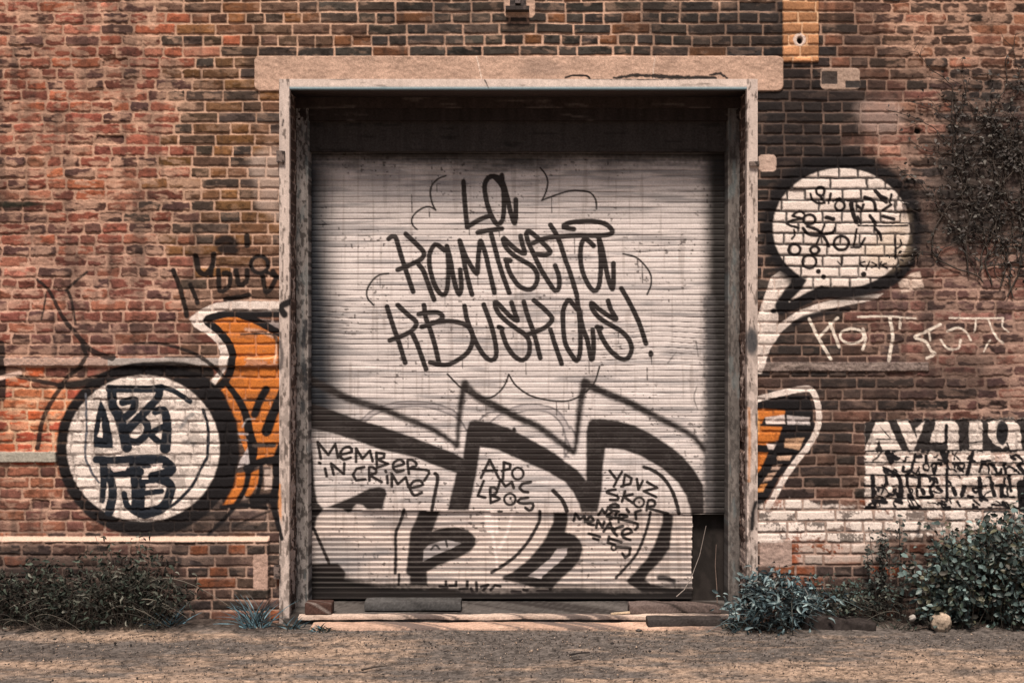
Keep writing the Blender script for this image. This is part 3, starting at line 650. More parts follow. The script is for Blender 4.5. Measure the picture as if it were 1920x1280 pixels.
P2 = [(868,859),(875,805),(880,790),(890,787),(920,791),(953,801),(992,822),(1015,834),(1046,853),(1059,864),(1082,880),(1099,900),(1099,808),(1103,791),(1111,785),(1127,785),(1158,788),(1189,797),(1221,813),(1252,833),(1279,854),(1302,881),(1318,908),(1320,962),(1296,966),(1294,954),(1286,929),(1271,904),(1240,876),(1200,854),(1169,843),(1135,839),(1130,882),(1129,914),(1122,950),(1120,959),(1090,959),(1085,942),(1074,921),(1059,903),(1027,884),(981,864),(934,843),(901,837),(880,860)]
P3 = [(560,795),(583,804),(583,820),(588,867),(590,914),(596,942),(607,953),(594,970),(590,990),(585,996),(582,1027),(583,1057),(632,1056),(641,1064),(648,1074),(645,1090),(662,1100),(662,1130),(560,1130)]
P4 = [(613,950),(638,940),(657,932),(677,923),(693,915),(711,912),(722,915),(726,925),(721,939),(718,954),(688,954),(680,946),(669,945),(663,950),(661,958),(652,961),(643,954)]
P5 = [(786,957),(825,957),(818,976),(811,995),(820,992),(836,988),(859,988),(879,994),(892,1008),(892,1021),(882,1033),(859,1046),(820,1061),(801,1072),(801,1097),(768,1097),(768,1080),(761,1074),(766,1027),(769,996),(777,980)]
P6 = [(1038,960),(1064,960),(1065,976),(1060,997),(1078,1003),(1089,1014),(1093,1030),(1086,1052),(1070,1069),(1051,1086),(1036,1103),(1006,1103),(976,1094),(943,1087),(942,1081),(961,1072),(989,1050),(1007,1030),(1021,1011),(1028,997),(1037,980)]
P7 = [(1243,960),(1263,965),(1261,984),(1256,1027),(1241,1050),(1217,1074),(1210,1086),(1221,1095),(1252,1102),(1285,1104),(1290,1112),(1205,1110),(1180,1095),(1173,1089),(1192,1071),(1213,1047),(1228,1019),(1236,996),(1242,980)]
for p in (P1, P2, P3, P4, P5, P6, P7): dc.poly(p, DK, B_, soft=5, rag=.7, wear=.03)
dc.poly([(793,1052),(794,1031),(804,1021),(826,1014),(840,1012),(865,1018),(843,1030),(826,1036),(804,1046)], C(168, 152, 144), 0, soft=2)
dc.G[dc.box(790, 868, 1008, 1055)] = np.where((dc.C[dc.box(790, 868, 1008, 1055)].mean(-1) > .15), 0, dc.G[dc.box(790, 868, 1008, 1055)])
for pts in ([(808,1030),(816,1022),(824,1028)], [(836,1014),(838,1024)]): dc.stroke(pts, 4, C(60, 54, 52), B_)
dc.poly([(1045,1028),(1064,1027),(1062,1041),(1046,1056),(1017,1080),(1015,1085),(990,1080),(1007,1067),(1031,1047)], C(186, 166, 156), 0, soft=2)
dc.G[dc.box(985, 1068, 1024, 1088)] = np.where((dc.C[dc.box(985, 1068, 1024, 1088)].mean(-1) > .15), 0, dc.G[dc.box(985, 1068, 1024, 1088)])
dc.ell(964, 806, 4, 6, DK, B_, soft=3)
for pts, ww in [([(588,990),(602,1022),(617,1056)], 6), ([(758,955),(748,985),(742,1000),(742,1040),(741,1074)], 6), ([(816,887),(821,894),(816,923),(810,955)], 7), ([(748,1076),(747,1096)], 5),
 ([(1012,958),(1012,975),(1004,992),(988,1018),(961,1047),(922,1073)], 6.5), ([(1037,919),(1054,937),(1063,957)], 8), ([(1207,875),(1224,881),(1244,896),(1260,920),(1269,945),(1273,962)], 7),
 ([(1219,959),(1216,980),(1202,1022),(1186,1049),(1155,1083)], 5.5), ([(1032,1104),(1030,1118)], 6)]:
    dc.stroke(pts, ww, DK, B_, soft=2.2)
dc.stroke([(1236,1083),(1250,1084),(1264,1090)], 9, C(60, 52, 50), B_, soft=5)
for pts, ww in [([(917,960),(919,990)], 18), ([(921,988),(930,1040),(932,1062)], 5), ([(961,962),(950,1000),(936,1030)], 6), ([(930,962),(932,1000)], 5)]: dc.stroke(pts, ww, C(244, 216, 200), 0, soft=4, a=.75)
dc.stroke([(560,1120),(700,1118),(820,1124),(940,1131),(1060,1125),(1180,1130),(1320,1122)], 52, C(38, 32, 30), B_, soft=24, rag=3)  # dark band along the curtain bottom, softening upwards
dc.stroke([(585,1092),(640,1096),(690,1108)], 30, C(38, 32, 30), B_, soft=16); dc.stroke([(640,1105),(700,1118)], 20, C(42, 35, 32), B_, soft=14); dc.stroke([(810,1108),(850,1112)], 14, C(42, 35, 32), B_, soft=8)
# top lettering
L8 = [[(869,341),(872,385),(876,426)], [(878,425),(900,412),(921,404)], [(934,333),(921,331),(911,340),(909,356),(914,384),(923,408),(933,421),(942,413),(945,388),(944,360),(941,329)], [(926,331),(937,342),(943,352)],
 [(944,345),(951,370),(958,400),(965,419),(967,400),(967,375)], [(896,436),(918,432),(941,429)],
 [(729,448),(741,444),(752,478),(764,515),(775,547)], [(761,439),(779,456),(794,472),(792,484),(769,497),(746,506)], [(785,496),(794,508),(804,535),(814,562)],
 [(834,470),(824,462),(816,459),(807,472),(805,492),(810,519),(819,542),(830,553),(837,547),(840,527),(841,496),(838,462)], [(838,462),(845,488),(849,513),(855,539),(861,552),(865,540),(863,506)],
 [(862,452),(868,478),(873,505),(879,530),(885,552)], [(862,452),(876,486),(894,513),(896,495),(898,470),(901,452),(910,475),(916,500),(922,527),(927,549)], [(921,439),(928,465),(934,488),(944,520),(955,549)],
 [(976,443),(980,460),(984,475),(972,471),(957,459),(945,447),(944,453),(950,466),(965,480),(982,490),(997,499),(1006,512),(1007,527),(1000,540),(988,543),(972,535),(959,517),(951,498),(950,488)], [(948,487),(957,489)],
 [(1005,477),(1024,478),(1032,472),(1018,456),(1002,441),(992,434),(987,438),(990,453),(999,473),(1009,495),(1017,510),(1030,531),(1041,545),(1048,539),(1048,519),(1041,498)],
 [(1032,422),(1042,438),(1051,459),(1060,487),(1069,512),(1076,535),(1082,556)], [(1000,456),(1015,449),(1037,445),(1080,442),(1120,442),(1141,440),(1148,436),(1145,428),(1132,419),(1109,415),(1080,416),(1062,420),(1057,426),(1076,430)],
 [(1113,461),(1104,452),(1096,448),(1090,458),(1088,480),(1090,500),(1095,517),(1103,534),(1113,545),(1122,539),(1126,511),(1126,480),(1123,447)], [(1123,447),(1130,470),(1135,497),(1141,525),(1148,542),(1150,530),(1150,494)],
 [(726,575),(738,613),(749,644),(760,680)], [(746,572),(763,588),(780,603),(778,614),(766,624),(748,632),(731,638)], [(774,627),(782,644),(791,669),(799,692)],
 [(795,572),(799,597),(808,621),(816,649),(823,680)], [(785,589),(801,586),(821,586),(830,592),(827,599),(812,606),(791,613)], [(810,605),(840,602),(863,605),(879,613),(886,626),(886,640),(879,658),(863,672),(841,683),(822,683),(807,679)],
 [(871,574),(876,599),(886,627),(897,650),(910,669),(922,675),(930,668),(929,644),(921,610),(907,571)],
 [(959,567),(964,583),(970,601),(958,594),(944,580),(931,567),(928,571),(934,586),(948,601),(968,616),(986,629),(993,645),(991,665),(980,675),(965,668),(950,647),(941,622)], [(935,613),(942,616)],
 [(982,566),(990,594),(1002,628),(1013,671)], [(1001,563),(1021,580),(1035,596),(1031,606),(1018,616),(995,625),(985,628)], [(1032,618),(1040,644),(1053,682)],
 [(1082,580),(1073,569),(1065,563),(1056,582),(1056,613),(1060,644),(1073,667),(1081,676),(1087,664),(1088,628),(1086,592),(1082,562)], [(1086,580),(1092,612),(1101,638),(1109,674),(1113,652),(1111,618)],
 [(1140,564),(1145,580),(1155,598),(1141,592),(1121,578),(1109,568),(1111,580),(1124,596),(1146,610),(1166,622),(1180,638),(1184,656),(1176,672),(1163,672),(1145,658),(1130,636),(1121,614)], [(1119,613),(1127,615)],
 [(1165,541),(1181,569),(1198,605),(1211,644)]]
for pts in L8: dc.stroke(pts, 9.5, DK, L_, soft=1.6, rag=.45)
dc.ell(1220, 663, 5, 7, DK, L_); dc.stroke([(1221,667),(1222,683)], 2, DK, L_)
for pts in ([(836,330),(821,336),(810,348),(807,362),(811,383),(817,394)], [(817,394),(806,388),(794,390),(779,400),(772,412),(775,424),(782,430)], [(1013,315),(1023,328),(1027,342),(1023,362),(1016,376)],
 [(1016,376),(1034,369),(1065,359),(1088,358),(1107,362),(1117,376),(1118,392)], [(729,513),(711,516),(697,528),(688,546),(690,560),(701,572)], [(1168,476),(1193,483),(1210,499),(1220,516),(1220,535),(1213,552)],
 [(839,701),(864,726),(887,740),(914,746),(932,738),(946,722),(954,702)], [(954,702),(967,722),(992,740),(1023,749),(1054,752),(1078,747),(1101,732),(1115,716),(1124,687)]):
    dc.stroke(pts, 3.4, DK, L_, soft=1.6, rag=.3)
for x, y0, y1 in [(1034,370,400),(1077,446,475),(819,345,360),(805,391,407),(772,365,398),(713,519,540),(896,517,534),(834,555,570),(1204,495,530),(1195,484,502),(1159,620,643),(911,747,773),(1043,752,778),(1066,752,767),(867,676,690),(986,680,702),(765,632,652),(1104,676,700),(1213,690,712),(880,428,440),(936,431,444),(962,622,632)]:
    dc.stroke([(x, y0), (x + .5, y1)], 1.8, C(70, 60, 56), L_, soft=1.4, a=.85)
for pts in ([(1268,660),(1258,672),(1252,680)], [(1306,725),(1301,745),(1308,768)], [(1305,640),(1309,668)]): dc.stroke(pts, 2.2, C(70, 62, 60), 0, a=.7)
# small tags
TT = [[(602,859),(596,828),(616,852),(629,832),(634,857)], [(638,852),(660,846),(655,837),(643,841),(638,853),(645,861),(658,857)], [(668,865),(668,840),(680,859),(694,844),(699,864)], [(707,875),(706,848),(721,850),(720,857),(708,861)],
 [(708,861),(728,869),(707,876)], [(737,875),(758,869),(751,861),(740,865),(737,875),(744,884),(757,881)], [(767,888),(765,862),(779,865),(780,873),(768,878),(804,882),(796,900)], [(610,878),(613,892)], [(599,867),(601,868)],
 [(626,889),(621,868),(645,888),(646,868)], [(683,875),(669,878),(662,889),(668,900),(685,898)], [(693,900),(693,875),(705,879),(704,887),(694,890),(716,903)], [(726,892),(727,905)], [(723,882),(724,884)],
 [(735,911),(735,888),(746,907),(761,894),(766,912)], [(771,914),(793,908),(787,900),(774,903),(769,915),(777,928),(791,923)],
 [(902,895),(918,861),(935,895)], [(906,882),(932,881)], [(943,898),(945,866),(957,870),(956,878),(941,882)], [(934,914),(938,898),(948,911),(960,903),(963,914)], [(995,903),(979,906),(974,914),(981,921),(990,922)],
 [(907,901),(896,929),(910,932)], [(920,942),(920,913),(932,917),(929,925),(921,928),(937,934),(920,942)], [(990,932),(976,934),(971,940),(981,943),(999,943),(998,953),(992,956),(985,951)],
 [(1143,882),(1154,896)], [(1166,884),(1158,897),(1151,911)], [(1168,911),(1172,889),(1184,896),(1182,906),(1165,911)], [(1194,897),(1197,917),(1205,901)], [(1213,903),(1232,914),(1207,920),(1230,931)],
 [(1154,917),(1141,919),(1138,923),(1157,929),(1158,936),(1144,936)], [(1172,920),(1166,940)], [(1186,926),(1169,930),(1186,942)], [(1212,956),(1216,937),(1227,939),(1226,948),(1213,951),(1252,962)],
 [(1122,965),(1129,954),(1134,962),(1140,952)], [(1140,950),(1160,950),(1154,944),(1144,947),(1144,955),(1160,958)], [(1175,954),(1179,959)], [(1193,973),(1191,959),(1201,956)], [(1147,959),(1138,967),(1149,970),(1143,974)],
 [(1156,961),(1153,971),(1161,970)], [(1160,978),(1163,964),(1176,968),(1163,973),(1196,982),(1191,993)],
 [(1076,976),(1079,962),(1087,973),(1096,968),(1097,978)], [(1102,979),(1113,976),(1108,968),(1102,973),(1103,982),(1113,984)], [(1118,989),(1121,975),(1130,989),(1133,978)], [(1132,996),(1144,979),(1149,995)], [(1137,989),(1150,990)],
 [(1168,986),(1155,990),(1151,998),(1157,1004)], [(1167,1004),(1185,997),(1177,990),(1167,997),(1169,1007),(1182,1012)], [(1104,1000),(1125,1006)], [(1113,1009),(1122,1012)], [(1142,1006),(1140,1017),(1153,1021)], [(1146,1010),(1165,1016)],
 [(1156,1025),(1182,1027),(1180,1040),(1172,1045),(1167,1037)],
 [(836,1090),(836,1098)], [(843,1098),(855,1098),(855,1091)], [(862,1104),(876,1103),(876,1090)], [(883,1103),(886,1110)], [(893,1092),(894,1108)], [(902,1100),(915,1096),(906,1107)], [(920,1106),(928,1097),(938,1099)], [(960,1109),(976,1110)], [(982,1106),(988,1107)], [(824,1099),(838,1101)], [(1008,1108),(1026,1108)]]
for pts in TT: dc.stroke(pts, 5.7, DK, T4 if pts[0][1] > 1080 else T_ if pts[0][0] < 810 else T2 if pts[0][0] < 1030 else T3, soft=1.5, rag=.35, smooth=len(pts) > 5)
for a in [(971,887,10.5,11,5),(956,935,10.5,10.5,5),(1198,941,9.5,9,5),(1151,1027,4.5,4.5,3.6)]: dc.ring(*a, DK, T2 if a[0] < 1030 else T3)
dc.ell(957, 933, 2.5, 3, DK, T2); dc.ell(1198, 941, 2, 2, DK, T3); dc.stroke([(934,958),(941,958)], 4, DK, T2)

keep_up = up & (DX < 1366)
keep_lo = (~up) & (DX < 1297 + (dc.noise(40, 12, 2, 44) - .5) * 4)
for g, nm, lb in [(0, 'curtain', 'pale corrugated steel slats'), (L_, 'graffiti_lettering', 'tall black sprayed lettering reading La Kamiseta Kbuskas'), (B_, 'graffiti_outline', 'thick black sprayed outlines and the dark band along the bottom'), (T_, 'graffiti_tag', 'small black writing reading Member in Crime'), (T2, 'graffiti_tag', 'small black writing reading Apo MC Lbos'), (T3, 'graffiti_tag', 'small black writing reading Yduz Skor and Menace'), (T4, 'graffiti_tag', 'faint scribble along the bottom of the shutter')]:
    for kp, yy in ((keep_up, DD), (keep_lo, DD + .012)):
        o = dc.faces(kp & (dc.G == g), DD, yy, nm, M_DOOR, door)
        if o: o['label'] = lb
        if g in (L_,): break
slab('gap_shade_sheet', 1270, 1372, 930, 1150, .50, .50, .01, M_DOOR, door, flaky(C(52, 44, 40), C(40, 34, 31), .5, 20, 30, 140, .3), step=3)  # added dark sheet, stands in for the dimness of the open gap
# guide posts and the boards above
def post_paint(seed, dark, base=C(158, 143, 133)):
    def f(c):
        flaky(base, C(92, 82, 76), .45, 3, 9, seed, .5)(c)
        tl_ = sst(.58, .75, c.noise(8, 40, 3, seed + 7))[..., None] * .35; c.C[:] = c.C * (1 - tl_) + C(112, 122, 120) * tl_
        if dark:
            for y0 in (615, 640, 690, 720, 765): c.ell(570 + (y0 % 7) - 3, y0, 5, 16, C(52, 52, 54), soft=5, a=.85, rag=3)
    return f
slab('guide_rail', 556, 579, 196, 1152, .30, .285, .15, M_FLAKE, door, post_paint(101, True), hfn=lambda c: .008 * sst(575, 577, c.X))
slab('guide_rail', 1364, 1386, 196, 1150, .30, .285, .15, M_FLAKE, door, post_paint(111, False, C(118, 106, 98)), hfn=lambda c: .008 * sst(1369, 1367, c.X))
def board(seed, base=C(62, 50, 45)): return flaky(base, C(92, 79, 72), .30, 60, 6, seed, .35)
slab('hood', 543, 1402, 178, 204, .30, .262, .07, M_WOOD, door, board(121), step=3)['label'] = 'scuffed dark board under the lintel'
slab('hood', 548, 1396, 203, 226, .30, .285, .06, M_WOOD, door, board(122, C(54, 44, 40)), step=3)
slab('hood', 556, 1386, 224, 282, .30, .340, .05, M_WOOD, door, flaky(C(66, 58, 54), C(50, 44, 41), .3, 60, 8, 123, .25), step=3)['label'] = 'dark panel added as shade over the top of the shutter'  # added panel, its dark colour stands in for shade above the curtain
# ------------------------------------------------------------------ ground
def ground():
    xs = np.concatenate([np.linspace(-60, -5.2, 12), np.arange(-5, 5, .012), np.linspace(5.2, 60, 12)])
    ys = np.concatenate([np.linspace(-70, -3.2, 12), np.arange(-3, .42, .010)])
    c = Canvas(xs / S, ys / S)
    z = (c.noise(200, 120, 4, 71) - .5) * .03 + (c.noise(14, 12, 3, 72) - .5) * .006 + c.nf * .006
    yy = c.Y * S; xx = c.X * S
    z += .04 * sst(-.55, -.02, yy) * sst(1.3, 2.0, np.abs(xx - .05)) - 0.004
    near = sst(-.16, -.30, yy); z = np.where((np.abs(xx) < 1.75) & (yy > -.35), np.minimum(z, -.004 + 0 * z), z)
    n1 = c.noise(260, 60, 4, 73); n2 = c.noise(8, 8, 2, 74)
    warm = (.9 * sst(.36, .78, n1 + .28 * sst(-.5, -1.35, yy) - .08 + .5 * (c.noise(30, 12, 3, 79) - .5)))[..., None]
    col = C(102, 90, 82) * (1 - warm) + C(168, 137, 114) * warm
    soil = (sst(-.42, -.1, yy + .25 * (c.noise(60, 40, 3, 75) - .5)) * sst(1.35, 1.7, np.abs(xx - .05)))[..., None]
    col = col * (1 - soil) + C(74, 62, 55) * soil
    col = col * np.clip(1 + 1.3 * (n2 - .5) + 1.5 * c.nf, .25, 2.2)[..., None]
    stn = sst(.60, .72, c.noise(220, 30, 4, 76))[..., None] * .3; col = col * (1 - stn) + C(72, 64, 60) * stn
    idx = np.arange(c.ny * c.nx).reshape(c.ny, c.nx)
    F = np.stack([idx[:-1, :-1].ravel(), idx[:-1, 1:].ravel(), idx[1:, 1:].ravel(), idx[1:, :-1].ravel()], 1)
    V = np.stack([xx.ravel(), yy.ravel(), z.ravel()], 1)
    tag(link('ground', mesh_np('ground', V, F, col.reshape(-1, 3)), M_GROUND), kind='structure')
ground()

# small solids -----------------------------------------------------------------------
def block(name, x0, x1, y0, y1, z0, z1, col, mat, label, cat, rot=(0, 0, 0), n=(40, 10, 6), rough=.006, var=.35, seed=1, parent=None, under=None):
    """a worn rectangular block: subdivided box with rounded, chipped edges"""
    L = np.array([x1 - x0, y1 - y0, z1 - z0]); V = []; F = []
    for ax in range(3):
        for sgn in (-1, 1):
            u, v = [a for a in range(3) if a != ax]; nu, nv = n[u], n[v]
            U, W = np.meshgrid(np.linspace(-.5, .5, nu + 1), np.linspace(-.5, .5, nv + 1), indexing='ij')
            P = np.zeros((nu + 1, nv + 1, 3)); P[..., u] = U; P[..., v] = W; P[..., ax] = .5 * sgn
            b = sum(len(q) for q in V); V.append(P.reshape(-1, 3)); i = np.arange((nu + 1) * (nv + 1)).reshape(nu + 1, nv + 1) + b
            q = np.stack([i[:-1, :-1].ravel(), i[1:, :-1].ravel(), i[1:, 1:].ravel(), i[:-1, 1:].ravel()], 1)
            if (sgn > 0) != (ax == 1): pass
            else: q = q[:, ::-1]
            F.append(q)
    V = np.concatenate(V) * L; F = np.concatenate(F)
    r = min(L) * .16; q = np.clip(V, -L / 2 + r, L / 2 - r); dd = V - q; ln = np.linalg.norm(dd, axis=1, keepdims=True) + 1e-9
    V = q + dd / ln * np.minimum(ln, r)
    g = np.random.default_rng(seed); ph = g.random((6, 3)) * 6; nz = 0
    for k_ in range(6):
        f = (2.0 ** (k_ * .8)) * 9; nz = nz + np.sin(V[:, :1] * f * .7 + V[:, 1:2] * f + V[:, 2:] * f * 1.1 + ph[k_]) / (1 + k_ * .7)
    V = V + nz * rough * .35
    col = np.asarray(col) * np.clip(1 + var * .5 * nz[:, :1] + var * g.normal(size=(len(V), 1)) * .4, .4, 1.7)
    if under is not None:
        m = sst(.2, .8, nz[:, 1:2] - .2 * nz[:, :1]); col = col * (1 - m) + np.asarray(under) * m
    me = mesh_np(name, V, F, col); me.validate()
    o = link(name, me, mat, parent); o.location = np.array([(x0 + x1) / 2, (y0 + y1) / 2, (z0 + z1) / 2]) - (np.array(parent.location) if parent else 0); o.rotation_euler = rot
    return tag(o, label, cat) if parent is None else o
step_ = block('doorstep', PX(530), PX(1405), -.030, .50, -.05, .040, C(88, 79, 73), M_STONE, 'worn grey concrete doorstep running under the whole shutter', 'step', n=(160, 16, 6), rough=.004, under=C(60, 52, 48))
block('nosing', PX(560), PX(1400), -.048, .02, .024, .050, C(196, 166, 146), M_STONE, None, None, n=(160, 6, 4), rough=.007, under=C(110, 94, 86), parent=step_)
block('concrete_strip', PX(590), PX(1345), -.215, -.05, -.06, .014, C(192, 152, 128), M_STONE, 'low pale concrete strip on the ground in front of the doorstep', 'kerb', n=(150, 10, 5), rough=.006, under=C(120, 100, 90))
block('timber_board', PX(685, .18), PX(866, .18), .10, .24, .048, .112, C(84, 78, 74), M_WOOD, 'flat grey board lying on the doorstep below the lettering', 'board', n=(60, 8, 5), rough=.003)
block('loose_block', PX(574, .05), PX(625, .05), -.02, .10, .047, .125, C(78, 54, 46), M_STONE, 'dark red brick block at the foot of the left jamb', 'brick', n=(24, 12, 10), rough=.004, under=C(130, 112, 102))
block('timber_beam', PX(1176, .12), PX(1348, .12), .02, .13, .047, .108, C(104, 86, 78), M_WOOD, 'split brown timber lying on the right end of the doorstep', 'timber', n=(70, 9, 6), rough=.008, rot=(0, .015, .03), under=C(60, 50, 45))
block('timber_beam', PX(1210, -.1), PX(1352, -.1), -.20, -.09, .014, .062, C(66, 57, 53), M_WOOD, 'dark sleeper end lying on the concrete strip in front of the doorstep', 'timber', n=(50, 9, 5), rough=.006, rot=(0, .01, .02))
block('timber_beam', PX(1500, -.15), PX(1632, -.15), -.30, -.12, -.01, .085, C(60, 51, 47), M_WOOD, 'blackened log half buried between the nettle and the round stone', 'timber', n=(50, 12, 8), rough=.012, rot=(.05, .10, -.10))
block('wood_splinter', PX(1144, .05), PX(1180, .05), -.01, .012, .050, .062, C(214, 180, 146), M_WOOD, 'pale splinter of wood on the doorstep left of the split timber', 'splinter', n=(20, 4, 3), rough=.002, rot=(0, -.06, .15))

def rock(name, px, py, y, rx, rz, col, label, seed):
    n = 26; th = np.linspace(0, math.pi, n); ph = np.linspace(0, 2 * math.pi, 2 * n, endpoint=False)
    T, P = np.meshgrid(th, ph, indexing='ij'); g = np.random.default_rng(seed); a = g.random((8, 3)) * 6
    d = np.stack([np.sin(T) * np.cos(P), np.sin(T) * np.sin(P), np.cos(T)], -1)
    r = 1 + sum(.09 / (1 + i * .6) * np.sin(d @ (g.normal(size=3) * (1.5 + i)) + a[i, 0]) for i in range(8))
    V = (d * r[..., None] * np.array([rx, rx * .8, rz])).reshape(-1, 3)
    i = np.arange(n * 2 * n).reshape(n, 2 * n); j = np.roll(i, -1, 1)
    F = np.stack([i[:-1].ravel(), i[1:].ravel(), j[1:].ravel(), j[:-1].ravel()], 1)
    cc = np.asarray(col) * (1 + .25 * (r.reshape(-1, 1) - 1) * 4 + .08 * g.normal(size=(len(V), 1)))
    o = link(name, mesh_np(name, V, F, cc), M_STONE); o.location = (PX(px, y), y, PZ(py, y)); o.rotation_euler = (0, .25, .4)
    return tag(o, label, 'stone')
rock('rock', 1764, 1166, -.30, .072, .058, C(186, 158, 134), 'round beige stone on the ground in front of the ivy shrub', 5)
rock('rock', 1711, 1158, -.24, .024, .022, C(214, 196, 180), 'small white stone left of the round beige stone', 9)
rock('rock', 1893, 1160, -.25, .020, .015, C(196, 166, 142), 'small flat pale stone at the far right under the ivy shrub', 12)

# old bracket on the wall at the top
br = empty('wall_bracket', (PX(970), -.02, PZ(14)), 'rusty iron bracket stub on the wall above the lintel', 'bracket')
slab('base_plate', 956, 986, -14, 22, 0, -.022, .03, M_IRON, br, flaky(C(84, 70, 66), C(50, 42, 40), .5, 6, 6, 131))
slab('shelf', 948, 992, 17, 24, 0, -.075, .08, M_IRON, br, flaky(C(56, 47, 44), C(92, 74, 66), .4, 6, 6, 132))
slab('bolt', 966, 976, -4, 10, 0, -.050, .04, M_IRON, br, flaky(C(110, 94, 88), C(56, 47, 44), .4, 4, 4, 133))

# ------------------------------------------------------------------ plants
def tubes(lines, rad, sides=5, taper=.5):
    V = []; F = []; b = 0
    for ln, r in zip(lines, rad):
        P = np.asarray(ln, float); n = len(P)
        T = np.gradient(P, axis=0); T /= np.linalg.norm(T, axis=1, keepdims=True) + 1e-9
        ref = np.where(np.abs(T[:, 1:2]) > .9, [[1., 0, 0]], [[0, 1., 0]]); A = np.cross(T, ref); A /= np.linalg.norm(A, axis=1, keepdims=True) + 1e-9
        Bv = np.cross(T, A); rr = r * np.linspace(1, taper, n)[:, None, None]
        t = np.linspace(0, 2 * math.pi, sides, endpoint=False)
        V.append((P[:, None] + rr * (A[:, None] * np.cos(t)[None, :, None] + Bv[:, None] * np.sin(t)[None, :, None])).reshape(-1, 3))
        i = np.arange(n * sides).reshape(n, sides) + b; j = np.roll(i, -1, 1)
        F.append(np.stack([i[:-1].ravel(), j[:-1].ravel(), j[1:].ravel(), i[1:].ravel()], 1)); b += n * sides
    return np.concatenate(V), np.concatenate(F)
def leaves(P, size, up, aspect, curl, g, face=None):
    """one folded pointed leaf per point: eight vertices, six faces"""
    n = len(P); a = g.random(n) * 2 * math.pi
    nrm = g.normal(size=(n, 3)) * .55 + np.asarray(up); nrm /= np.linalg.norm(nrm, axis=1, keepdims=True)
    d = np.stack([np.cos(a), np.sin(a) * .7, g.normal(size=n) * .5 - .2], 1)
    d -= nrm * (d * nrm).sum(1, keepdims=True); d /= np.linalg.norm(d, axis=1, keepdims=True) + 1e-9
    s_ = np.cross(nrm, d); L = size[:, None]; w = L * aspect
    pr = [(0, 0, 0), (.30, -.5, .10), (.68, -.40, .06), (1, 0, -curl), (.68, .40, .06), (.30, .5, .10), (.33, 0, -.04), (.70, 0, -.04 - curl * .4)]
    V = np.stack([P + d * L * u + s_ * w * v + nrm * L * z for u, v, z in pr], 1)
    q = np.array([(0, 1, 6, 6), (1, 2, 7, 6), (2, 3, 7, 7), (7, 3, 4, 4), (6, 7, 4, 5), (0, 6, 5, 5)])
    tri = np.array([(0, 1, 6), (1, 2, 7), (1, 7, 6), (2, 3, 7), (7, 3, 4), (6, 7, 4), (6, 4, 5), (0, 6, 5)])
    F = (np.arange(n)[:, None, None] * 8 + tri[None]).reshape(-1, 3)
    return V.reshape(-1, 3), F
def pick(cols, n, g, sd=.22):
    c = np.array(cols)[g.integers(len(cols), size=n)]; return c * np.exp(g.normal(size=(n, 1)) * sd)
def bush(name, label, cat, px, y, w, h, depth, nst, nlf, lsize, aspect, leafcols, stemcol, seed, mat=M_LEAF, up=(0, -.8, .6), curl=.12, lean=.5, srad=.003, prof=None, group=None, arcs=0, arccols=None):
    g = np.random.default_rng(seed); x = PX(px, y); z0 = .0
    root = empty(name, (x, y, z0), label, cat, group)
    lines = []; tips = []
    for i in range(nst):
        bx = g.uniform(-.42, .42) * w; by = g.uniform(-.4, .4) * depth
        hh = h * (prof(bx / w) if prof else 1) * g.uniform(.55, 1.05)
        tx = bx + g.normal() * lean * .18 * w; ty = by + g.normal() * .3 * depth - .1 * depth
        t = np.linspace(0, 1, 9)[:, None]; kx = g.normal(size=(1, 3)) * [.04 * w, .03, 0]
        P = np.array([[bx, by, -.03]]) * (1 - t) + np.array([[tx, ty, hh]]) * t + kx * np.sin(t * math.pi * g.uniform(.8, 2.2))
        P[:, 1] = np.minimum(P[:, 1] + y, -.045) - y
        lines.append(P + [x, y, z0]); tips.append(P)
    V, F = tubes(lines, [srad * g.uniform(.6, 1.3) for _ in lines])
    sc = pick([stemcol], len(V), g, .2)
    link('stem', mesh_np('stem', V, F, sc), mat, root)
    s_ = g.integers(nst, size=nlf); tt = g.beta(2.2, 1.1, size=nlf) * 8; i0 = np.minimum(tt.astype(int), 7); f = (tt - i0)[:, None]
    T = np.array(tips); P = T[s_, i0] * (1 - f) + T[s_, i0 + 1] * f + g.normal(size=(nlf, 3)) * [.05 * w, .07 * depth + .012, .035 * h + .006]
    P[:, 2] = np.maximum(P[:, 2], .005); P[:, 1] = np.minimum(P[:, 1] + y, -.03) - y
    V, F = leaves(P + [x, y, z0], lsize * g.uniform(.55, 1.3, size=nlf), up, aspect, curl, g)
    lc = np.repeat(pick(leafcols, nlf, g, .3), 8, 0)
    link('foliage', mesh_np('foliage', V, F, lc, smooth=False), mat, root)
    if arcs:
        al = []
        for i in range(arcs):
            b0 = np.array([g.uniform(-.5, .5) * w, g.uniform(-.5, .2) * depth, g.uniform(0, .5) * h]); a = g.uniform(-1, 1); L_a = g.uniform(.3, .8) * h
            t = np.linspace(0, 1, 10)[:, None]; P = b0 + L_a * np.concatenate([np.sin(a) * t + .5 * np.sign(a) * t * t, -.25 * t, np.cos(a) * t - .9 * t * t], 1)
            P[:, 2] = np.maximum(P[:, 2], .008); P[:, 1] = np.minimum(P[:, 1] + y, -.045) - y; al.append(P + [x, y, z0])
        V, F = tubes(al, [srad * g.uniform(.8, 1.6) for _ in al], 4, .4); cc = np.repeat(pick(arccols, len(al), g, .25), 40, 0)
        link('stalk', mesh_np('stalk', V, F, cc), mat, root)
    return root
GRN = [C(92, 106, 100), C(72, 86, 80), C(116, 130, 122), C(60, 70, 64), C(84, 96, 84)]
TEAL = [C(88, 108, 110), C(70, 88, 92), C(112, 132, 134), C(58, 70, 72)]
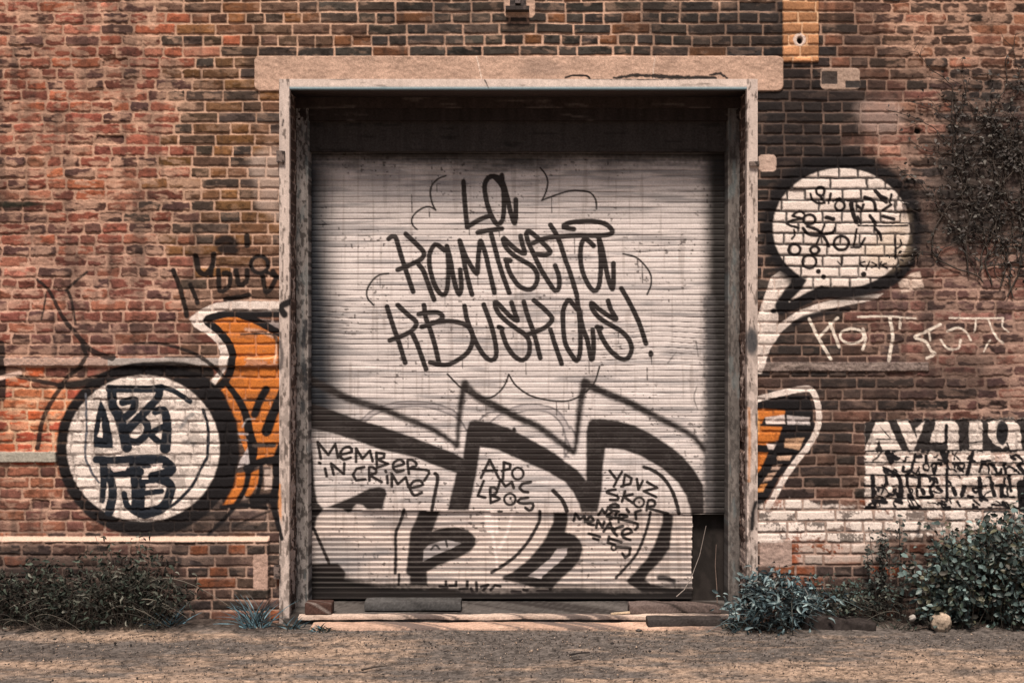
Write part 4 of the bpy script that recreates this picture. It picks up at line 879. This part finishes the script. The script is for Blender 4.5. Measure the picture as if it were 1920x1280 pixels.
DRY = [C(54, 51, 44), C(46, 43, 38), C(70, 68, 58), C(60, 58, 50), C(104, 98, 86), C(40, 38, 34), C(60, 64, 54), C(74, 78, 66), C(50, 54, 46)]
GRN = [C(70, 82, 76), C(54, 64, 59), C(82, 94, 88), C(42, 50, 45), C(55, 63, 52), C(112, 124, 117), C(78, 74, 56), C(50, 46, 40)]
TEAL = [C(70, 84, 84), C(54, 66, 68), C(96, 112, 112), C(44, 53, 54), C(120, 132, 128)]
ARC = [C(96, 86, 75), C(66, 59, 52), C(124, 112, 98), C(54, 48, 43), C(48, 44, 39)]
bush('ivy_shrub', 'large dense grey green shrub at the far right under the lettered panel', 'shrub', 1852, -.20, .92, .74, .30, 110, 4000, .042, .62, GRN, C(58, 50, 43), 21, up=(0, -.6, .5), lean=.45, srad=.0032, prof=lambda u: .55 + .5 * sst(-.6, .05, u))
bush('nettle', 'bushy blue green nettle at the foot of the right jamb', 'weed', 1462, -.22, .60, .41, .26, 60, 1000, .052, .34, TEAL, C(70, 66, 58), 22, up=(0, -.5, .7), curl=.35, lean=.8, srad=.0026, prof=lambda u: 1.0 - 1.5 * u * u, arcs=30, arccols=TEAL)
bush('weed', 'low dark tangle of weeds between the nettle and the ivy shrub', 'weed', 1600, -.12, .56, .33, .18, 70, 800, .030, .45, DRY + GRN[:3], C(60, 52, 46), 23, mat=M_DRY, lean=1.2, srad=.0022, arcs=60, arccols=ARC)
bush('tall_weed', 'tall dark weed climbing the whitewashed bricks left of the ivy shrub', 'weed', 1664, -.10, .26, .68, .10, 14, 420, .032, .5, [C(66, 66, 60), C(52, 50, 46), C(88, 88, 80)], C(56, 49, 44), 24, mat=M_DRY, lean=1.0, srad=.0030)
bush('dry_weed', 'dry brown weed bush in the left corner below the ledge', 'weed', 62, -.20, .62, .42, .30, 90, 1100, .040, .40, DRY, C(78, 67, 58), 25, mat=M_DRY, up=(0, -.5, .3), curl=.5, lean=1.3, srad=.0022, arcs=55, arccols=ARC)
bush('dry_weed', 'tallest dry brown weed bush below the disc graffiti', 'weed', 225, -.20, .64, .58, .28, 110, 1400, .040, .40, DRY, C(78, 67, 58), 26, mat=M_DRY, up=(0, -.5, .3), curl=.5, lean=1.2, srad=.0022, prof=lambda u: 1.05 - 1.1 * abs(u - .02), arcs=60, arccols=ARC)
def tuft(name, label, px, y, w, h, n, cols, seed, lean=1.0, wid=.007):
    g = np.random.default_rng(seed); x = PX(px, y); V = []; F = []; cc = []
    for i in range(n):
        b0 = np.array([g.normal() * .12 * w, g.normal() * .02, -.01]); a = g.normal() * .55 * lean; hh = h * g.uniform(.5, 1.1)
        dr = np.array([math.sin(a), g.normal() * .3 - .15, math.cos(a)]); m = 7; side = np.array([math.cos(a), .2, -math.sin(a)])
        for j in range(m):
            t = j / (m - 1); p = b0 + dr * hh * t + np.array([np.sign(a) * .35 * hh * t * t, 0, -.38 * hh * t * t * abs(a)])
            ww = wid * (1 - t ** 2) * .5 + .0004
            V += [p - side * ww + [x, y, 0], p + side * ww + [x, y, 0]]
        b = i * m * 2
        F += [(b + 2 * j, b + 2 * j + 1, b + 2 * j + 3, b + 2 * j + 2) for j in range(m - 1)]
        c = np.array(cols[g.integers(len(cols))]) * math.exp(g.normal() * .25); cc += [c] * (2 * m)
    V = np.array(V); V[:, 1] = np.minimum(V[:, 1], -.05)
    return tag(link(name, mesh_np(name, V, F, np.array(cc)), M_LEAF), label, 'grass', 'grass tufts along the wall foot')
BLU = [C(110, 138, 144), C(84, 108, 114), C(66, 82, 86), C(58, 56, 52)]
tuft('grass_tuft', 'low spreading blue green grass tuft right of the dry weed bushes', 322, -.18, .34, .17, 46, BLU, 31, 1.6)
tuft('grass_tuft', 'spiky blue green grass tuft just left of the left jamb', 478, -.14, .30, .24, 60, BLU, 32, 1.1)
tuft('grass_tuft', 'small grass tuft on the ground below the left jamb', 548, -.17, .26, .11, 40, BLU + DRY[:3], 33, 1.5)
tuft('grass_tuft', 'thin dark tuft at the left end of the concrete strip', 606, -.23, .30, .07, 40, DRY + BLU[:2], 34, 1.9)
tuft('grass_tuft', 'low dark grass between the doorstep and the nettle', 1378, -.20, .22, .10, 40, DRY + TEAL[:2], 35, 1.5)
tuft('grass_tuft', 'sparse dark grass under the ivy shrub beside the beige stone', 1690, -.26, .50, .09, 60, DRY, 36, 1.6)

# dead vine on the upper right of the wall
g = np.random.default_rng(41); vr = empty('climbing_vine', (PX(1830), 0, PZ(330)), 'dark dead vine clinging to the upper right of the wall', 'vine')
lines = []; rad = []; lp = []
def creep(px, py, a, n, r, lvl):
    P = []
    for q in range(n):
        P.append((PX(px), -.014 - g.random() * .008, PZ(py))); a += g.normal() * .22 + (.10 if a < -1.57 else -.10) * (lvl == 0)
        px += math.cos(a) * 9; py += math.sin(a) * 9
        if lvl < 2 and g.random() < (.26 if lvl == 0 else .18): creep(px, py, a + g.choice([-1, 1]) * g.uniform(.5, 1.1), max(5, int(n * g.uniform(.25, .5))), r * .6, lvl + 1)
        if lvl > 0 and py > 110:
            for _ in range(2): lp.append((PX(px + g.normal() * 6), -.022 - g.random() * .025, PZ(py + g.normal() * 6)))
    lines.append(P); rad.append(r)
for i in range(10): creep(g.uniform(1815, 1950), g.uniform(480, 560), -1.57 + g.normal() * .25, int(g.uniform(26, 44)), .0055, 0)
lp = np.array(lp); lp = lp[g.random(len(lp)) < .36]
V, F = tubes(lines, rad, 4, .6); link('stem', mesh_np('stem', V, F, pick([C(58, 50, 45), C(80, 68, 60)], len(V), g, .2)), M_DRY, vr)
V, F = leaves(lp, .026 * g.uniform(.5, 1.4, size=len(lp)), (0, -.8, .3), .6, .3, g)
link('foliage', mesh_np('foliage', V, F, np.repeat(pick([C(62, 55, 51), C(50, 45, 42), C(82, 73, 67), C(68, 60, 56), C(74, 68, 62), C(94, 86, 78)], len(lp), g, .3), 8, 0), smooth=False), M_DRY, vr)

# thin stems and sticks
def stick(name, pts, r, col, label, cat):
    V, F = tubes([[(PX(a, d), d, PZ(b, d)) for a, b, d in pts]], [r], 6, .5)
    return tag(link(name, mesh_np(name, V, F, np.tile(col, (len(V), 1))), M_DRY), label, cat)
stick('stick', [(1268, 1118, .10), (1283, 1105, .16), (1297, 1080, .22), (1312, 1040, .25), (1324, 985, .27)], .0035, C(150, 132, 120), 'thin pale stick leaning against the lower right of the shutter', 'stick')
stick('dead_stem', [(1345, 1140, .10), (1344, 1100, .12), (1341, 1060, .14), (1343, 1020, .15)], .004, C(120, 98, 86), 'dry upright stalk in front of the right guide rail', 'weed')
def ground_y(py): return D * 525 / (py - 640) - D
for (x0, y0, x1, y1, c_, lb) in [(1068, 1231, 1106, 1226, C(46, 40, 38), 'short dark twig on the asphalt right of centre'), (678, 1259, 726, 1251, C(76, 64, 56), 'thin bent twig on the asphalt left of centre'),
                                 (1075, 1241, 1092, 1240, C(60, 50, 46), 'tiny twig lying just below the short dark twig')]:
    a, b = ground_y(y0), ground_y(y1)
    V, F = tubes([[(PX(x0, a), a, .012), (PX((x0 + x1) / 2, (a + b) / 2), (a + b) / 2, .016), (PX(x1, b), b, .012)]], [.006], 6, .5)
    tag(link('twig', mesh_np('twig', V, F, np.tile(c_, (len(V), 1))), M_DRY), lb, 'twig')

# loose grit on the ground (one mass)
g = np.random.default_rng(51); n = 26000
gx = g.uniform(-4.2, 4.2, n); gy = -g.beta(1.1, 1.6, n) * 1.75 - .03; rs = .0026 * np.exp(g.normal(size=n) * .45)
keep = ~((np.abs(gx) < 1.45) & (gy > -.23)); gx, gy, rs = gx[keep], gy[keep], rs[keep]; n = len(gx)
octa = np.array([(1, 0, 0), (-1, 0, 0), (0, 1, 0), (0, -1, 0), (0, 0, .7), (0, 0, -.7)])
V = (np.stack([gx, gy, 0.004 + 0 * gx], 1)[:, None] + octa[None] * rs[:, None, None] * g.uniform(.6, 1.4, size=(n, 6, 1))).reshape(-1, 3)
tri = np.array([(0, 2, 4), (2, 1, 4), (1, 3, 4), (3, 0, 4), (2, 0, 5), (1, 2, 5), (3, 1, 5), (0, 3, 5)])
F = (np.arange(n)[:, None, None] * 6 + tri[None]).reshape(-1, 3)
tag(link('grit', mesh_np('grit', V, F, np.repeat(pick([C(128, 110, 98), C(176, 146, 124), C(84, 74, 68), C(56, 50, 47), C(70, 62, 57)], n, g, .25), 6, 0), smooth=False), M_STONE), kind='stuff')
